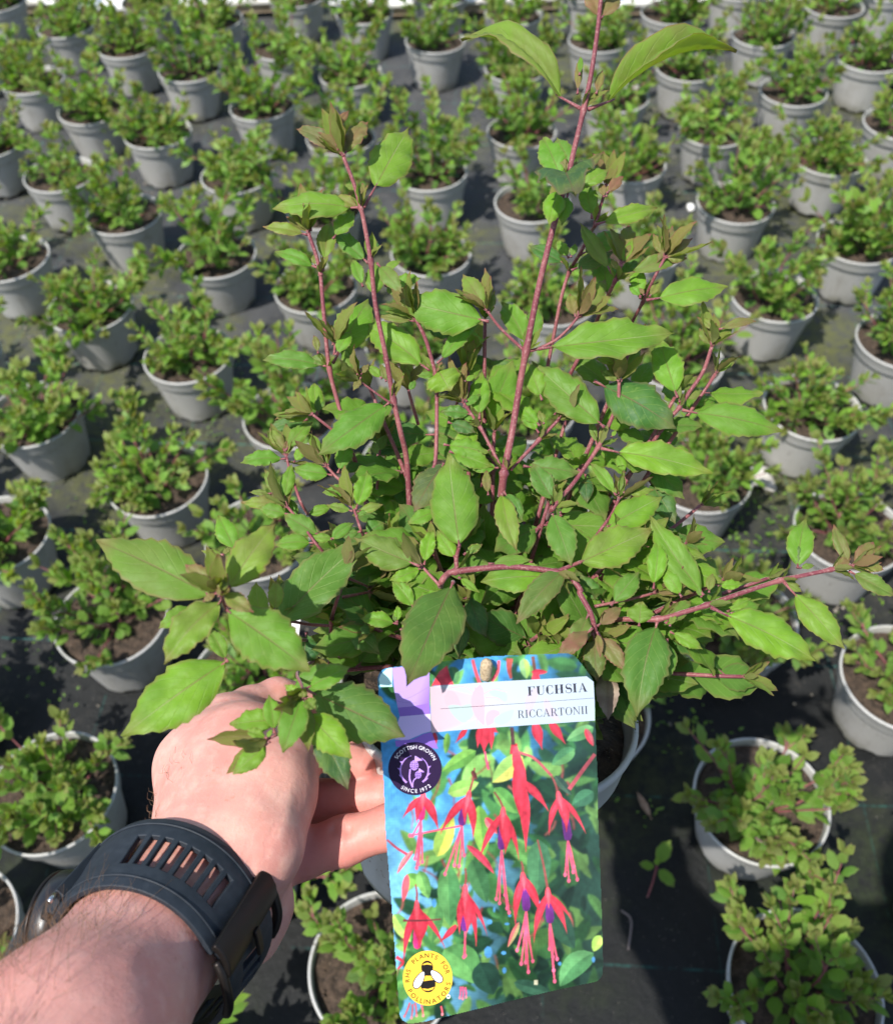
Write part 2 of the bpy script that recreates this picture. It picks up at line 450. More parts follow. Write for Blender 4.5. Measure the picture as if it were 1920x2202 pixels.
def shrub(seed, style):
    """a young fuchsia bush growing from the pot; origin at soil centre. returns stems [(points, radii)], leaves [(stem index, base, axis, normal, length, tint)]"""
    rs = random.Random(seed)
    stems = []; leaves = []
    if style == 'tall': ns, l0, l1, lean = 12, .080, .150, 58
    elif style == 'sparse': ns, l0, l1, lean = 10, .060, .125, 62
    else: ns, l0, l1, lean = 16, .062, .120, 68
    cx, cy = rs.uniform(-.012, .012), rs.uniform(-.012, .012)
    def leafat(si, p, ax, length, yng, drk):
        up = np.array([rs.gauss(0, .45), rs.gauss(0, .45), 1.0])
        leaves.append((si, p, ax, up, length, (min(max(yng + rs.gauss(0, .06), 0), 1), min(max(drk + rs.gauss(0, .15), 0), 1), rs.random())))
    def grow(p0, d0, L, r0, lvl):
        si = len(stems); n = max(4, int(L / .0115))
        pts = [np.array(p0, float)]; d = unit(d0)
        for i in range(n):
            d = unit(d + np.array([rs.gauss(0, .07), rs.gauss(0, .07), .030]))
            pts.append(pts[-1] + d * L / n)
        stems.append((pts, [r0 * (1 - .55 * i / n) for i in range(n + 1)]))
        ph = rs.uniform(0, 6.28)
        step = 2 if lvl == 0 else 1
        for i in range(1, n + 1, step):
            t = i / n; q = pts[i]; dd = unit(pts[i] - pts[i - 1])
            e1 = unit(np.cross(dd, [0.2, 0.3, 1.0])); e2 = np.cross(dd, e1)
            ang = ph + (i // step) * 1.57 + rs.gauss(0, .2)
            open_ = 1.05 - .5 * t
            for sg in (1, -1):
                o = e1 * math.cos(ang) * sg + e2 * math.sin(ang) * sg
                ax = unit(o * math.sin(open_) + dd * math.cos(open_) + np.array([0, 0, -.12 * (1 - t)]))
                ln = (.039 - .014 * t) * rs.uniform(.65, 1.15) * (1 if lvl == 0 else .74)
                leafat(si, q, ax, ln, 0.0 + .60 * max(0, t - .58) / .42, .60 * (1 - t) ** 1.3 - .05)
                if lvl == 0 and t > .15 and rs.random() < (.32 if style != 'sparse' else .22):
                    grow(q, ax * .8 + dd * .6, rs.uniform(.018, .045), r0 * .6, 1)
        q = pts[-1]; dd = unit(pts[-1] - pts[-2]); e1 = unit(np.cross(dd, [0.2, 0.3, 1.0])); e2 = np.cross(dd, e1)
        for k in range(4):
            ang = ph + k * 1.57 + .6
            ax = unit((e1 * math.cos(ang) + e2 * math.sin(ang)) * (.75 if k % 2 else .4) + dd)
            leafat(si, q, ax, rs.uniform(.012, .020), .66, 0)
    for s in range(ns):
        an = s * 2.399 + rs.uniform(-.4, .4); ln = R(lean) * math.sqrt((s + .4) / ns) * rs.uniform(.8, 1.1)
        rr = .004 + .014 * math.sqrt((s + .5) / ns)
        d = np.array([math.cos(an) * math.sin(ln), math.sin(an) * math.sin(ln), math.cos(ln)])
        L = rs.uniform(l0, l1)
        if s < 2 and style == 'tall': L *= 1.25
        grow((cx + math.cos(an) * rr, cy + math.sin(an) * rr, -.004), d, L, .0016, 0)
    return stems, leaves

def bake_foliage(stems, leaves, name):
    mb = MB()
    for pts, rad in stems:
        v, f_ = tube(pts[::2] if len(pts) > 5 else pts, (rad[::2] if len(pts) > 5 else rad), 4, False)
        mb.add(v, f_, 1)
    for k, (si, b, ax, up, ln, tint) in enumerate(leaves):
        v, f_, m_, u_ = LOW[k % 6]
        M = np.array(frame(b, ax, up, ln))
        vv = v @ M[:3, :3].T + M[:3, 3]
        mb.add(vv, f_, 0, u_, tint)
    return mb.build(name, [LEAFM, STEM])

# pot: thin wall with a rolled lip, a step under it and a scalloped foot
PR, PH = .075, .107
def pot_meshes():
    prof = [(.0, .004), (.040, .004), (.0545, .003), (.0555, .0), (.0562, .004), (.0690, .0815), (.0694, .0835), (.0724, .0845), (.0730, .0865), (.0738, .1010),
            (.0752, .1030), (.0756, .1055), (.0748, PH), (.0728, PH), (.0722, .1050), (.0715, .097), (.0700, .085)]
    v, f_ = lathe(prof, 64)
    n = len(prof); v = [list(p) for p in v]
    for k in range(64):
        if k % 8 in (2, 3, 4):
            for i in (2, 3, 4): v[k * n + i][2] += .0035
    pot = mesh('pot', v, f_, [POT])
    # compost surface, lumpy
    rs = random.Random(4); V = [(0, 0, .002)]; Fc = []; rings = 9; seg = 36
    for r in range(1, rings + 1):
        for k in range(seg):
            a = 2 * math.pi * k / seg; rr = .0708 * r / rings
            V.append((rr * math.cos(a), rr * math.sin(a), rs.uniform(-.0022, .0030) - (.001 if r == rings else 0)))
    for k in range(seg): Fc.append((0, 1 + k, 1 + (k + 1) % seg))
    for r in range(rings - 1):
        for k in range(seg):
            a = 1 + r * seg; k2 = (k + 1) % seg
            Fc.append((a + k, a + seg + k, a + seg + k2, a + k2))
    # bark crumbs and perlite specks lying on it
    for c in range(70):
        rr = .066 * math.sqrt(rs.random()); a = rs.random() * 6.28; s_ = rs.uniform(.0007, .0024)
        k = len(V); cx, cy = rr * math.cos(a), rr * math.sin(a)
        for d in ((1, 0, 0), (0, 1.6, 0), (-1, .2, 0), (0, -1.3, 0), (0, 0, 1)):
            V.append((cx + d[0] * s_, cy + d[1] * s_, .0012 + d[2] * s_ * 1.2))
        Fc += [(k, k + 1, k + 4), (k + 1, k + 2, k + 4), (k + 2, k + 3, k + 4), (k + 3, k, k + 4)]
    soil = mesh('soil', V, Fc, [SOIL], None, False)
    return pot, soil
POTM, SOILM = pot_meshes()
SOILZ = .0955

STY = ['bushy', 'tall', 'sparse']
PROTO = {}
for st in STY:
    PROTO[st] = []
    for k in range(6):
        s_, l_ = shrub(100 * STY.index(st) + k, st)
        PROTO[st].append((s_, l_, bake_foliage(s_, l_, 'foliage')))

# (x, y, style, detailed) of every pot standing on the fabric, metres; found from the rims in the photograph
POTS = [(-1.169, 2.755, 'b'), (-0.942, 2.586, 'b'), (-0.754, 2.441, 'b'), (-0.746, 2.719, 'b'), (-0.551, 2.577, 'b'), (-0.36, 2.396, 's'), (-0.345, 2.701, 's'), (-0.579, 2.293, 't'),
 (-0.952, 2.274, 'b'), (-0.778, 2.12, 't'), (-0.604, 1.991, 'b'), (-0.379, 2.096, 't'), (-0.181, 2.231, 'b'), (-0.159, 2.574, 'b'), (-0.196, 1.935, 't'), (0.002, 1.773, 't'),
 (-0.979, 1.981, 'b'), (-0.785, 1.832, 's'), (-0.406, 1.802, 'b'), (-0.617, 1.668, 'b'), (-0.807, 1.534, 's'), (-0.415, 1.521, 't'), (-0.621, 1.374, 'b'), (-0.217, 1.658, 'b'),
 (-0.217, 1.404, 'b'), (-0.012, 1.491, 'b'), (0.039, 2.669, 'b'), (0.227, 2.535, 's'), (0.425, 2.353, 'b'), (0.631, 2.501, 'b'), (0.212, 2.232, 'b'), (0.425, 2.064, 's'),
 (0.614, 2.194, 't'), (0.831, 2.617, 'b'), (0.832, 2.347, 'b'), (1.049, 2.495, 's'), (1.044, 2.197, 't'), (0.826, 2.057, 's'), (0.198, 1.928, 'b'), (1.01, 1.894, 's'),
 (0.615, 1.903, 'b'), (0.409, 1.773, 'b'), (0.819, 1.768, 'b'), (0.199, 1.652, 's'), (0.591, 1.617, 't'), (0.788, 1.471, 'b'), (0.59, 1.321, 't'), (0.384, 1.474, 's'),
 (0.205, 1.334, 'b'), (1.207, 2.577, 's'), (0.02, 2.393, 't'), (-0.653, 1.102, 'b'), (-0.424, 1.23, 'b'), (-0.43, 0.948, 'b'), (-0.646, 0.849, 'b'), (-0.45, 0.702, 'bD'),
 (-0.24, 1.072, 't'), (-0.266, 0.829, 's'), (-0.051, 1.242, 'b'), (0.389, 1.163, 'b'), (0.574, 1.038, 'b'), (0.374, 0.905, 'b'), (0.559, 0.793, 'bD'), (0.373, 0.657, 'bD'),
 (0.552, 0.561, 'bD'), (0.136, 1.065, 'b'), (-0.471, 0.462, 'bD'), (-0.545, 0.305, 'bD'), (-0.252, 0.372, 's'), (-0.035, 0.41, 's'), (-0.088, 0.257, 'bD'), (0.341, 0.415, 'bD'),
 (0.335, 0.223, 'bD'), (0.159, 0.534, 's'), (0.77, 1.185, 't'), (0.765, 0.915, 's'), (0.745, 0.69, 's'), (0.545, 0.3, 'b'), (0.995, 1.61, 'b'), (1.21, 2.29, 'b'),
 (-0.665, 0.58, 's'), (-0.82, 1.245, 'b'), (-0.845, 0.97, 'b'), (-0.985, 1.68, 'b'), (-1.14, 2.14, 'b'), (-1.16, 2.45, 'b'), (-0.05, 0.96, 's'), (-0.05, 0.69, 's'),
 (0.16, 0.79, 's'), (-0.255, 0.6, 'b'), (1.22, 2.01, 'b'), (-0.3, 0.12, 's'), (0.43, 2.66, 'b')]
ORD = ['first', 'second', 'third', 'fourth', 'fifth', 'sixth', 'seventh', 'eighth', 'ninth', 'tenth', 'eleventh', 'twelfth', 'thirteenth', 'fourteenth',
       'fifteenth', 'sixteenth', 'seventeenth', 'eighteenth', 'nineteenth', 'twentieth']
LOOK = {'b': 'bushy fuchsia', 't': 'tall fuchsia', 's': 'thin fuchsia'}

def pot_rows():
    """staggered rows, counted from the white boards; places in a row counted from the left"""
    key = [(-(y + .06 * x), i) for i, (x, y, s) in enumerate(POTS)]
    key.sort(); rows = []; cur = []
    for k, i in key:
        if cur and k - cur[0][0] > .12: rows.append(cur); cur = []
        cur.append((k, i))
    rows.append(cur)
    lab = {}
    for r, row in enumerate(rows):
        ids = sorted([i for _, i in row], key=lambda i: POTS[i][0])
        for c, i in enumerate(ids):
            lab[i] = (r, c)
    return lab, len(rows)

def build_pots():
    lab, nr = pot_rows()
    for i, (x, y, s) in enumerate(POTS):
        rs = random.Random(1000 + i)
        st = {'b': 'bushy', 't': 'tall', 's': 'sparse'}[s[0]]
        stems, leaves, fm = PROTO[st][rs.randrange(6)]
        rz = rs.uniform(0, 6.28); tilt = rs.gauss(0, .015), rs.gauss(0, .015)
        t = obj('potted_plant', None, None, (x, y, .0))
        t.empty_display_size = .05
        t.rotation_euler = (tilt[0], tilt[1], rz)
        r, c = lab[i]
        tag(t, 'grey pot of %s, %s from the left in the %s row from the boards' % (LOOK[s[0]], ORD[c], ORD[r]),
            'potted plant', 'grey pots of young fuchsia standing on the black fabric')
        obj('pot', POTM, t)
        so_ = obj('soil', SOILM, t, (0, 0, SOILZ)); so_.rotation_euler = (0, 0, rs.uniform(0, 6.28))
        sc_ = rs.uniform(.90, 1.14) * (.88 if 'D' in s else 1)
        if 'D' in s:
            so = []
            for pts, rad in stems:
                v, f_ = tube(pts, rad, 6, False)
                so.append(obj('stem', mesh('stem', v, f_, [STEM]), t, (0, 0, SOILZ)))
                so[-1].scale = (sc_, sc_, sc_)
            for k, (si, b, ax, up, ln, tint) in enumerate(leaves):
                l = obj('leaf', UNIT[k % 6][4], so[si])
                l.matrix_local = frame(b, ax, up, ln)
                l.color = (*tint, 1)
        else:
            f = obj('foliage', fm, t, (0, 0, SOILZ)); f.scale = (sc_, sc_, sc_ * rs.uniform(.82, 1.08)); f['kind'] = 'stuff'
build_pots()

# ------------------------------------------------------------------ far edge: white boards, flowers
def box(mb, c, sx, sy, sz, rz=0.0, m=0):
    V = []
    for dz in (-1, 1):
        for dx, dy in ((-1, -1), (1, -1), (1, 1), (-1, 1)):
            x, y = dx * sx / 2, dy * sy / 2
            V.append((c[0] + x * math.cos(rz) - y * math.sin(rz), c[1] + x * math.sin(rz) + y * math.cos(rz), c[2] + dz * sz / 2))
    mb.add(V, [(3, 2, 1, 0), (4, 5, 6, 7), (0, 1, 5, 4), (1, 2, 6, 5), (2, 3, 7, 6), (3, 0, 4, 7)], m)

def build_boards():
    white = plain('white_painted_wood', (.74, .73, .69), .55, 9, (.60, .57, .50), .001)
    raw = plain('raw_board_edge', (.42, .33, .22), .8, 30, (.30, .22, .14), .001)
    xs = [(-1.75, -1.02), (-.99, -.30), (-.27, .40), (.43, 1.05), (1.08, 1.7)]
    for k, (a, b) in enumerate(xs):
        mb = MB(); box(mb, ((a + b) / 2, 0, .030), b - a, .15, .012, 0)
        o = obj('board', mb.build('board', [white], False), None, ((0, 2.86 - .09 * (a + b) / 2, .010)))
        o.data.transform(Matrix.Translation((0, 0, 0)))
        bv = o.modifiers.new('bevel', 'BEVEL'); bv.width = .003; bv.segments = 2
        mb2 = MB(); box(mb2, ((a + b) / 2, -.01, .012), b - a - .02, .11, .023, 0)
        obj('bearer', mb2.build('bearer', [raw], False), o)
        tag(o, 'white board along the far edge of the pots, %s from the left' % ORD[k], 'board', 'white boards laid along the far edge')
build_boards()

def flower_plant(loc, cols, label, seed):
    rs = random.Random(seed)
    t = obj('flowering_plant', None, None, loc)
    tag(t, label, 'plant')
    mp = plain('petal', cols, .6, 200, tuple(c * .8 for c in cols))
    gm = MB(); fl = MB()
    for s in range(14):
        a = rs.uniform(0, 6.28); d = rs.uniform(.0, .08); h = rs.uniform(.10, .19)
        top = np.array([math.cos(a) * d, math.sin(a) * d, h])
        v, f_ = tube(spline([(0, 0, 0), top * .5 + np.array([0, 0, .02]), top], 3), .0014, 4, False); gm.add(v, f_, 1)
        for k in range(3):
            q = top * rs.uniform(.3, .9); an = rs.uniform(0, 6.28)
            v, f_, m_, u_ = LOW[k]; M = np.array(frame(q, (math.cos(an), math.sin(an), .3), np.array([0, 0, 1.0]), rs.uniform(.02, .035)))
            gm.add(v @ M[:3, :3].T + M[:3, 3], f_, 0, u_, (0, .3, rs.random()))
        for k in range(6):
            an = k * 1.047 + a
            v, f_, m_, u_ = LOW[k % 6]; M = np.array(frame(top, (math.cos(an), math.sin(an), .35), np.array([0, 0, 1.0]), .019))
            M[:3, 0] *= 1.5
            fl.add(v @ M[:3, :3].T + M[:3, 3], f_, 0, u_)
    f = obj('foliage', gm.build('foliage', [LEAFM, STEM]), t); f['kind'] = 'stuff'
    b = obj('blossoms', fl.build('blossoms', [mp]), t); b['kind'] = 'stuff'
flower_plant((-1.02, 2.80, 0), (.80, .80, .76), 'white flowering plant beyond the pots near the far board', 5)
flower_plant((-1.30, 2.86, 0), (.75, .20, .20), 'pink flowering plant beyond the leftmost far pots', 6)

# ------------------------------------------------------------------ litter and weeds on the fabric
def groundpt(x, y, z=0.0):
    d = ray(x, y); return CAM + d * ((z - CAM[2]) / d[2])

def build_litter():
    stone = plain('pale_stone', (.50, .48, .44), .8, 120, (.34, .32, .28), .002)
    def pebble(p, s, label, name='pebble', seed=0, m=stone):
        bm = bmesh.new(); bmesh.ops.create_icosphere(bm, subdivisions=2, radius=s)
        rs = random.Random(seed); k = [rs.uniform(.6, 1.2) for _ in range(3)]
        for v in bm.verts:
            f = 1 + .25 * math.sin(v.co.x / s * 2.3 + seed) * math.cos(v.co.y / s * 2.9)
            v.co = Vector((v.co.x * k[0] * f, v.co.y * k[1] * f, v.co.z * .55 * f))
        me = bpy.data.meshes.new(name); bm.to_mesh(me); bm.free(); me.materials.append(m)
        me.polygons.foreach_set('use_smooth', np.ones(len(me.polygons), dtype=bool))
        o = obj(name, me, None, (p[0], p[1], s * .28)); tag(o, label, 'stone')
    white = plain('white_chip', (.78, .77, .74), .5)
    pebble(groundpt(1484, 449), .013, 'white chip lying between pots in the upper right', seed=1, m=white)
    pebble(groundpt(1630, 1030), .022, 'pale rough stone beside the pot right of the held plant', seed=2)
    pebble(groundpt(1655, 1048), .014, 'smaller pale stone next to the rough one', seed=3)
    # scattered grit
    mb = MB(); rs = random.Random(9)
    for k in range(2600):
        x, y = rs.uniform(-1.2, 1.3), rs.uniform(.55, 3.0); s = rs.choice([.0012, .0016, .0022, .003])
        V = [(x + dx * s * rs.uniform(.6, 1.5), y + dy * s * rs.uniform(.6, 1.5), -.002 + dz * s) for dx, dy, dz in ((1, 0, 0), (0, 1, 0), (-1, 0, 0), (0, -1, 0), (0, 0, 1.3))]
        mb.add(V, [(0, 1, 4), (1, 2, 4), (2, 3, 4), (3, 0, 4)])
    g = obj('grit', mb.build('grit', [plain('grit', (.16, .14, .11), .9, 60, (.30, .27, .22))], False))
    tag(g, 'fine grit and compost crumbs scattered over the black fabric', None, None, 'stuff')
    # low moss and weed clumps
    mb = MB()
    for cx, cy, n, sp in ((1395, 1745, 14, .012), (1610, 1130, 160, .07), (1700, 1180, 120, .06), (1450, 900, 60, .05), (1380, 1520, 24, .03), (1500, 1560, 24, .03), (430, 905, 60, .05),
                          (520, 800, 60, .05), (110, 1420, 70, .06), (260, 1090, 50, .05), (1820, 1280, 80, .05), (1420, 1600, 8, .02), (1830, 900, 90, .06), (1720, 1060, 90, .06)):
        p = groundpt(cx, cy)
        for k in range(n):
            b = np.array([p[0] + rs.gauss(0, sp), p[1] + rs.gauss(0, sp * .7), rs.uniform(0, .004)]); an = rs.uniform(0, 6.28)
            v, f_, m_, u_ = LOW[k % 6]; M = np.array(frame(b, (math.cos(an), math.sin(an), .5), np.array([rs.gauss(0, .4), rs.gauss(0, .4), 1.0]), rs.uniform(.004, .010)))
            mb.add(v @ M[:3, :3].T + M[:3, 3], f_, 0, u_, (0, rs.uniform(.1, .7), rs.random()))
    g = obj('moss', mb.build('moss', [LEAFM, STEM])); tag(g, 'tiny weeds and moss creeping over the fabric between pots', None, None, 'stuff')
    # one weed seedling and two dead bits near the lower edge
    p = groundpt(1392, 1930)
    t = obj('weed_seedling', None, None, (p[0], p[1], 0)); tag(t, 'pale green weed seedling rooted in the fabric right of the plant tag', 'weed')
    v, f_ = tube(spline([(0, 0, 0), (.006, .012, .02), (.008, .02, .045)], 4), .0012, 6); obj('stem', mesh('stem', v, f_, [STEM]), t)
    for ax, ln in (((.6, .8, .3), .034), ((.5, -.9, .2), .030), ((-.9, .1, .3), .022), ((.1, .5, .9), .014)):
        l = obj('leaf', UNIT[2][4], t); l.matrix_local = frame(np.array([.008, .02, .043]), ax, np.array([0, 0, 1.0]), ln); l.color = (0, .1, .8, 1)
    brown = plain('dead_leaf', (.22, .14, .09), .8, 150, (.30, .22, .15))
    p = groundpt(1400, 1765)
    v, f_, m_, u_ = leaf_geometry((0, 0, .004), (-.012, .036, .004), np.array([0, 0, 1.0]), .010, 8, 4, pet=.1, fold=.5)
    tag(obj('dead_leaf', mesh('dead_leaf', v, f_, [brown, brown], m_, True, u_), None, (p[0], p[1], 0)), 'curled brown dead leaf lying on the dark fabric', 'leaf')
    a, b, c = groundpt(1335, 1960), groundpt(1355, 1985), groundpt(1350, 2045)
    v, f_ = tube(spline([a + [0, 0, .003], b + [0, 0, .008], c + [0, 0, .003]], 5), .0013, 6)
    tag(obj('twig', mesh('twig', v, f_, [plain('grey_twig', (.16, .13, .12), .8)])), 'thin grey twig on the fabric right of the tag', 'twig')
build_litter()

# ================================================================== the held plant
def zdef(x, y):
    """distance along the view axis of the leafy front of the held plant at a photograph pixel"""
    return .458 - (1480 - y) * (.093 / 1480) - .062 * smooth((y - 880) / 480)

AX = unit([.20, .36, .91])
AXR = Vector((0, 0, 1)).rotation_difference(Vector(AX))
RIMC = ptz(1052, 1486, .462)
BASE = RIMC - AX * PH
held = obj('held_potted_plant', None, None, tuple(BASE)); held.empty_display_size = .05
tag(held, 'large fuchsia in a grey pot held up by the hand, long red stems', 'potted plant')
hp = obj('pot', POTM, held); hp.rotation_mode = 'QUATERNION'; hp.rotation_quaternion = AXR
hs = obj('soil', SOILM, held, tuple(AX * SOILZ)); hs.rotation_mode = 'QUATERNION'; hs.rotation_quaternion = AXR

BUDS = []
for i in range(3):
    v, f_, m_, u_ = leaf_geometry((0, 0, 0), (0, 1, 0), np.array([0, 0, 1.0]), .38, nu=8, nv=4, bend=-.10 + .12 * i, fold=.55, curl=.1, wave=.06, pet=.10, seed=90 + i, teeth=.05, petr=.020)
    BUDS.append(mesh('leaf', v, f_, [LEAF, STEM], m_, True, u_))
STEMS = []          # (object, polyline) of the held plant
def sprigs(o, S, nodes, bud):
    """bronze bud leaves at the shoot's end and tiny leaves in the axils of its nodes"""
    rs = random.Random(len(STEMS) * 7 + 1)
    def put(p, dd, ln, spread, y, d):
        e1 = unit(np.cross(dd, [.3, .1, .9])); e2 = np.cross(dd, e1); a = rs.uniform(0, 6.28)
        ax = unit(dd + (e1 * math.cos(a) + e2 * math.sin(a)) * spread)
        l = obj('leaf', BUDS[rs.randrange(3)], o)
        l.matrix_local = frame(p - BASE, ax, dd + unit(CAM - p) * .4, ln); l.color = (min(1, max(0, y + rs.gauss(0, .15))), d, rs.random(), 1)
    if bud:
        dd = unit(S[-1] - S[-2])
        for k in range(7): put(S[-1], dd, rs.uniform(.010, .022), rs.uniform(.2, 1.2), .62, .05)
    for n_ in nodes:
        if 0 < n_ < len(S) - 1:
            dd = unit(S[n_ + 1] - S[n_])
            for k in range(4): put(S[n_], dd, rs.uniform(.006, .013), rs.uniform(.4, 1.2), .5, .1)

def stem(pts, d0, d1=None, per=6, nodes=(), curve=True, bud=True):
    """pts: (crop, x, y[, dz]); d0, d1: diameters in photograph pixels at both ends"""
    if d1 is None: d1 = d0
    P = []; Z = []
    for q in pts:
        x, y = N(*q[:3]); z = zdef(x, y) + (q[3] if len(q) > 3 else 0)
        P.append(ptz(x, y, z)); Z.append(z)
    S = spline(P, per); n = len(S)
    rad = [.82 * ((d0 + (d1 - d0) * i / (n - 1)) / 2) * (Z[0] + (Z[-1] - Z[0]) * i / (n - 1)) / F for i in range(n)]
    for k in nodes:
        for o_, f_ in ((-1, 1.10), (0, 1.45), (1, 1.06)):
            if 0 <= k * per + o_ < n: rad[k * per + o_] *= f_
    v, f_ = tube(S, rad, 10)
    v = [p - BASE for p in v]
    o = obj('stem', mesh('stem', v, f_, [STEM]), held)
    STEMS.append((o, S))
    sprigs(o, S, [k * per for k in nodes], bud)
    return o
NL = [0]
def leaf(c, bx, by, tx, ty, w, y=.05, d=.20, r=0.0, dz=0.0, dt=0.0, zb=None, zt=None, fold=.40, bend=.16, curl=.30, wave=.05, pet=.12, up=.55, nu=18, twist=0.0, mats=None, name='leaf'):
    """one leaf traced from the photograph: attachment, tip and apparent width in a crop's pixels"""
    NL[0] += 1
    s_ = CROPS[c][2]
    x0, y0 = N(c, bx, by); x1, y1 = N(c, tx, ty); wpx = w / s_
    if d >= .45: dz += .012
    z0 = zb if zb is not None else zdef(x0, y0) + dz
    z1 = zt if zt is not None else z0 + dt - .42 * (y1 - y0) * z0 / F
    P0, P1 = ptz(x0, y0, z0), ptz(x1, y1, z1)
    a = unit(P1 - P0)
    tocam = unit(CAM - (P0 + P1) / 2)
    n = unit(tocam * (1 - up) + np.array([-.12, -.1, 1.0]) * up)
    n = unit(n - a * np.dot(n, a))
    n = np.array(Quaternion(Vector(a), R(r)) @ Vector(n))
    s = np.cross(n, a); pf = max(.42, np.linalg.norm(s - tocam * np.dot(s, tocam)))
    wid = wpx * (z0 + z1) / 2 / F / pf / math.cos(fold)
    rs = random.Random(NL[0])
    if wpx < .95 * math.hypot(x1 - x0, y1 - y0): wid = min(wid, .54 * np.linalg.norm(P1 - P0) * (1 - pet * .6))
    fold = max(.08, fold + rs.gauss(0, .10)); bend += rs.gauss(0, .03); curl += rs.uniform(-.1, .15); wave *= rs.uniform(.8, 1.9)
    v, f_, m_, u_ = leaf_geometry(P0, P1, n, wid, nu, 8, bend, fold, curl, wave, pet, NL[0], petr=.0005 + .014 * wid, twist=twist + rs.uniform(-.25, .25))
    v = [p - BASE for p in v]
    best = None; bd = 1e9
    for o, S in STEMS:
        dd = min(float(np.sum((q - P0) ** 2)) for q in S[::2])
        if dd < bd: bd = dd; best = o
    o = obj(name, mesh(name, v, f_, mats or [LEAF, STEM], m_, True, u_), best or held)
    o.color = (min(max(y + rs.gauss(0, .06), 0), 1), min(max(d * 1.15 + rs.gauss(.08, .2), 0), 1), rs.random(), 1)
    return o
S, L = stem, leaf

# stems
S([('F', 350, 780, .01), ('F', 372, 600), ('F', 395, 480), ('F', 440, 250), ('C', 175, 1200), ('C', 213, 1000), ('C', 300, 560), ('C', 425, 60), ('B', 650, 1180), ('B', 700, 960), ('B', 762, 700), ('B', 810, 470), ('B', 850, 200), ('B', 872, -20)], 21, 11, nodes=(1, 5, 8, 10))
S([('E', 1200, 420, .03), ('D', 1176, 1290, .01), ('D', 1130, 1080), ('D', 1082, 860), ('D', 1030, 560), ('D', 955, 190), ('A', 850, 1290), ('A', 800, 1000), ('A', 775, 890), ('A', 722, 700), ('A', 640, 490)], 15, 10, nodes=(3, 6, 8))
S([('E', 900, 400, .03), ('E', 815, 60, .015), ('D', 770, 1190), ('D', 690, 900), ('D', 625, 640), ('D', 590, 300), ('D', 565, 0), ('A', 465, 1400), ('A', 430, 1250), ('A', 370, 1080)], 12, 10, nodes=(2, 4, 7))
S([('E', 1365, 110), ('D', 1385, 1250), ('D', 1392, 850), ('D', 1383, 690), ('D', 1340, 520), ('D', 1300, 400), ('D', 1245, 290)], 11, 10, nodes=(3,))
S([('F', 345, 550), ('F', 270, 400), ('F', 190, 250), ('F', 110, 130), ('F', 60, 60)], 9, 8, nodes=(2,))
S([('F', 420, 575), ('F', 640, 345), ('F', 790, 190)], 10, 9, nodes=(1,))
S([('F', 700, 960, .02), ('F', 745, 870), ('F', 850, 745), ('F', 950, 620), ('F', 1100, 395), ('F', 1170, 250), ('F', 1235, 100), ('C', 740, 1480), ('C', 800, 1330), ('C', 810, 1200)], 12, 9, nodes=(1, 4))
S([('F', 480, 1230, .03), ('F', 530, 1165, .02), ('F', 690, 985, .02), ('F', 1000, 950, .03), ('F', 1190, 765, .03), ('F', 1350, 590, .02), ('F', 1460, 440, .01), ('C', 1140, 1430), ('C', 1195, 1365), ('C', 1260, 1265), ('C', 1350, 1130), ('C', 1405, 970)], 12, 10, nodes=(8,))
S([('C', 330, 1200, .03), ('C', 370, 1000, .03), ('C', 400, 850, .03), ('C', 440, 650, .03), ('C', 490, 490, .03), ('C', 560, 370, .02), ('C', 625, 240, .02), ('C', 658, 185, .01), ('C', 690, 60, .01), ('B', 830, 1440, .01), ('B', 880, 1290, .01), ('B', 905, 1200, .01)], 10, 8, nodes=(4, 7))
S([('C', 420, 1300, .03), ('C', 520, 1100, .02), ('C', 620, 910, .02), ('C', 720, 680, .01), ('C', 785, 545), ('C', 825, 440)], 11, 9, nodes=(4,))
S([('C', 740, 1150, .03), ('C', 830, 950, .03), ('C', 900, 800, .02), ('C', 962, 685, .01), ('C', 1040, 520), ('C', 1100, 405)], 9, 8, nodes=(3,))
S([('C', 205, 1000), ('C', 150, 950), ('C', 80, 885), ('C', 20, 820), ('A', 1750, 1680)], 9, 7)
S([('C', 225, 1002), ('C', 300, 980), ('C', 400, 930), ('C', 480, 860), ('C', 545, 780)], 9, 7)
S([('E', 1405, 990, .02), ('E', 1425, 900), ('E', 1470, 845), ('E', 1520, 828), ('F', 200, 1335), ('F', 400, 1322), ('F', 600, 1335), ('F', 770, 1362), ('F', 880, 1400), ('F', 960, 1500), ('G', 120, 580), ('G', 180, 690), ('G', 205, 790)], 17, 13, nodes=(3, 7))
S([('F', 770, 1362), ('F', 850, 1330), ('F', 960, 1285)], 12, 9)
S([('G', 120, 740, .03), ('G', 340, 722, .01), ('G', 550, 720), ('G', 700, 680), ('G', 815, 645), ('G', 1000, 580), ('G', 1220, 508), ('G', 1350, 480), ('G', 1500, 448), ('G', 1610, 425)], 13, 11, nodes=(2, 4, 6, 8))
S([('E', 625, 1560, .03), ('E', 630, 1400, .02), ('E', 640, 1180, .01), ('E', 680, 1030), ('E', 740, 850)], 10, 9, nodes=(2,))
S([('E', 650, 1215, .012), ('E', 480, 1205, .01), ('E', 330, 1185), ('H', 1000, 700), ('H', 1015, 640)], 8, 7)
S([('E', 720, 1010, .01), ('E', 800, 995, .015), ('E', 900, 975, .02)], 9, 7)
S([('E', 745, 870, .0), ('E', 820, 900, .01), ('E', 900, 935, .02)], 8, 6)
S([('H', 1180, 760, .01), ('H', 1000, 750, -.02), ('H', 850, 700, -.055), ('H', 745, 600, -.075), ('H', 700, 500, -.085)], 10, 9)
S([('H', 1240, 860, .02), ('H', 1130, 930, -.03), ('H', 1150, 1010, -.062), ('H', 1165, 1080, -.075)], 9, 8)
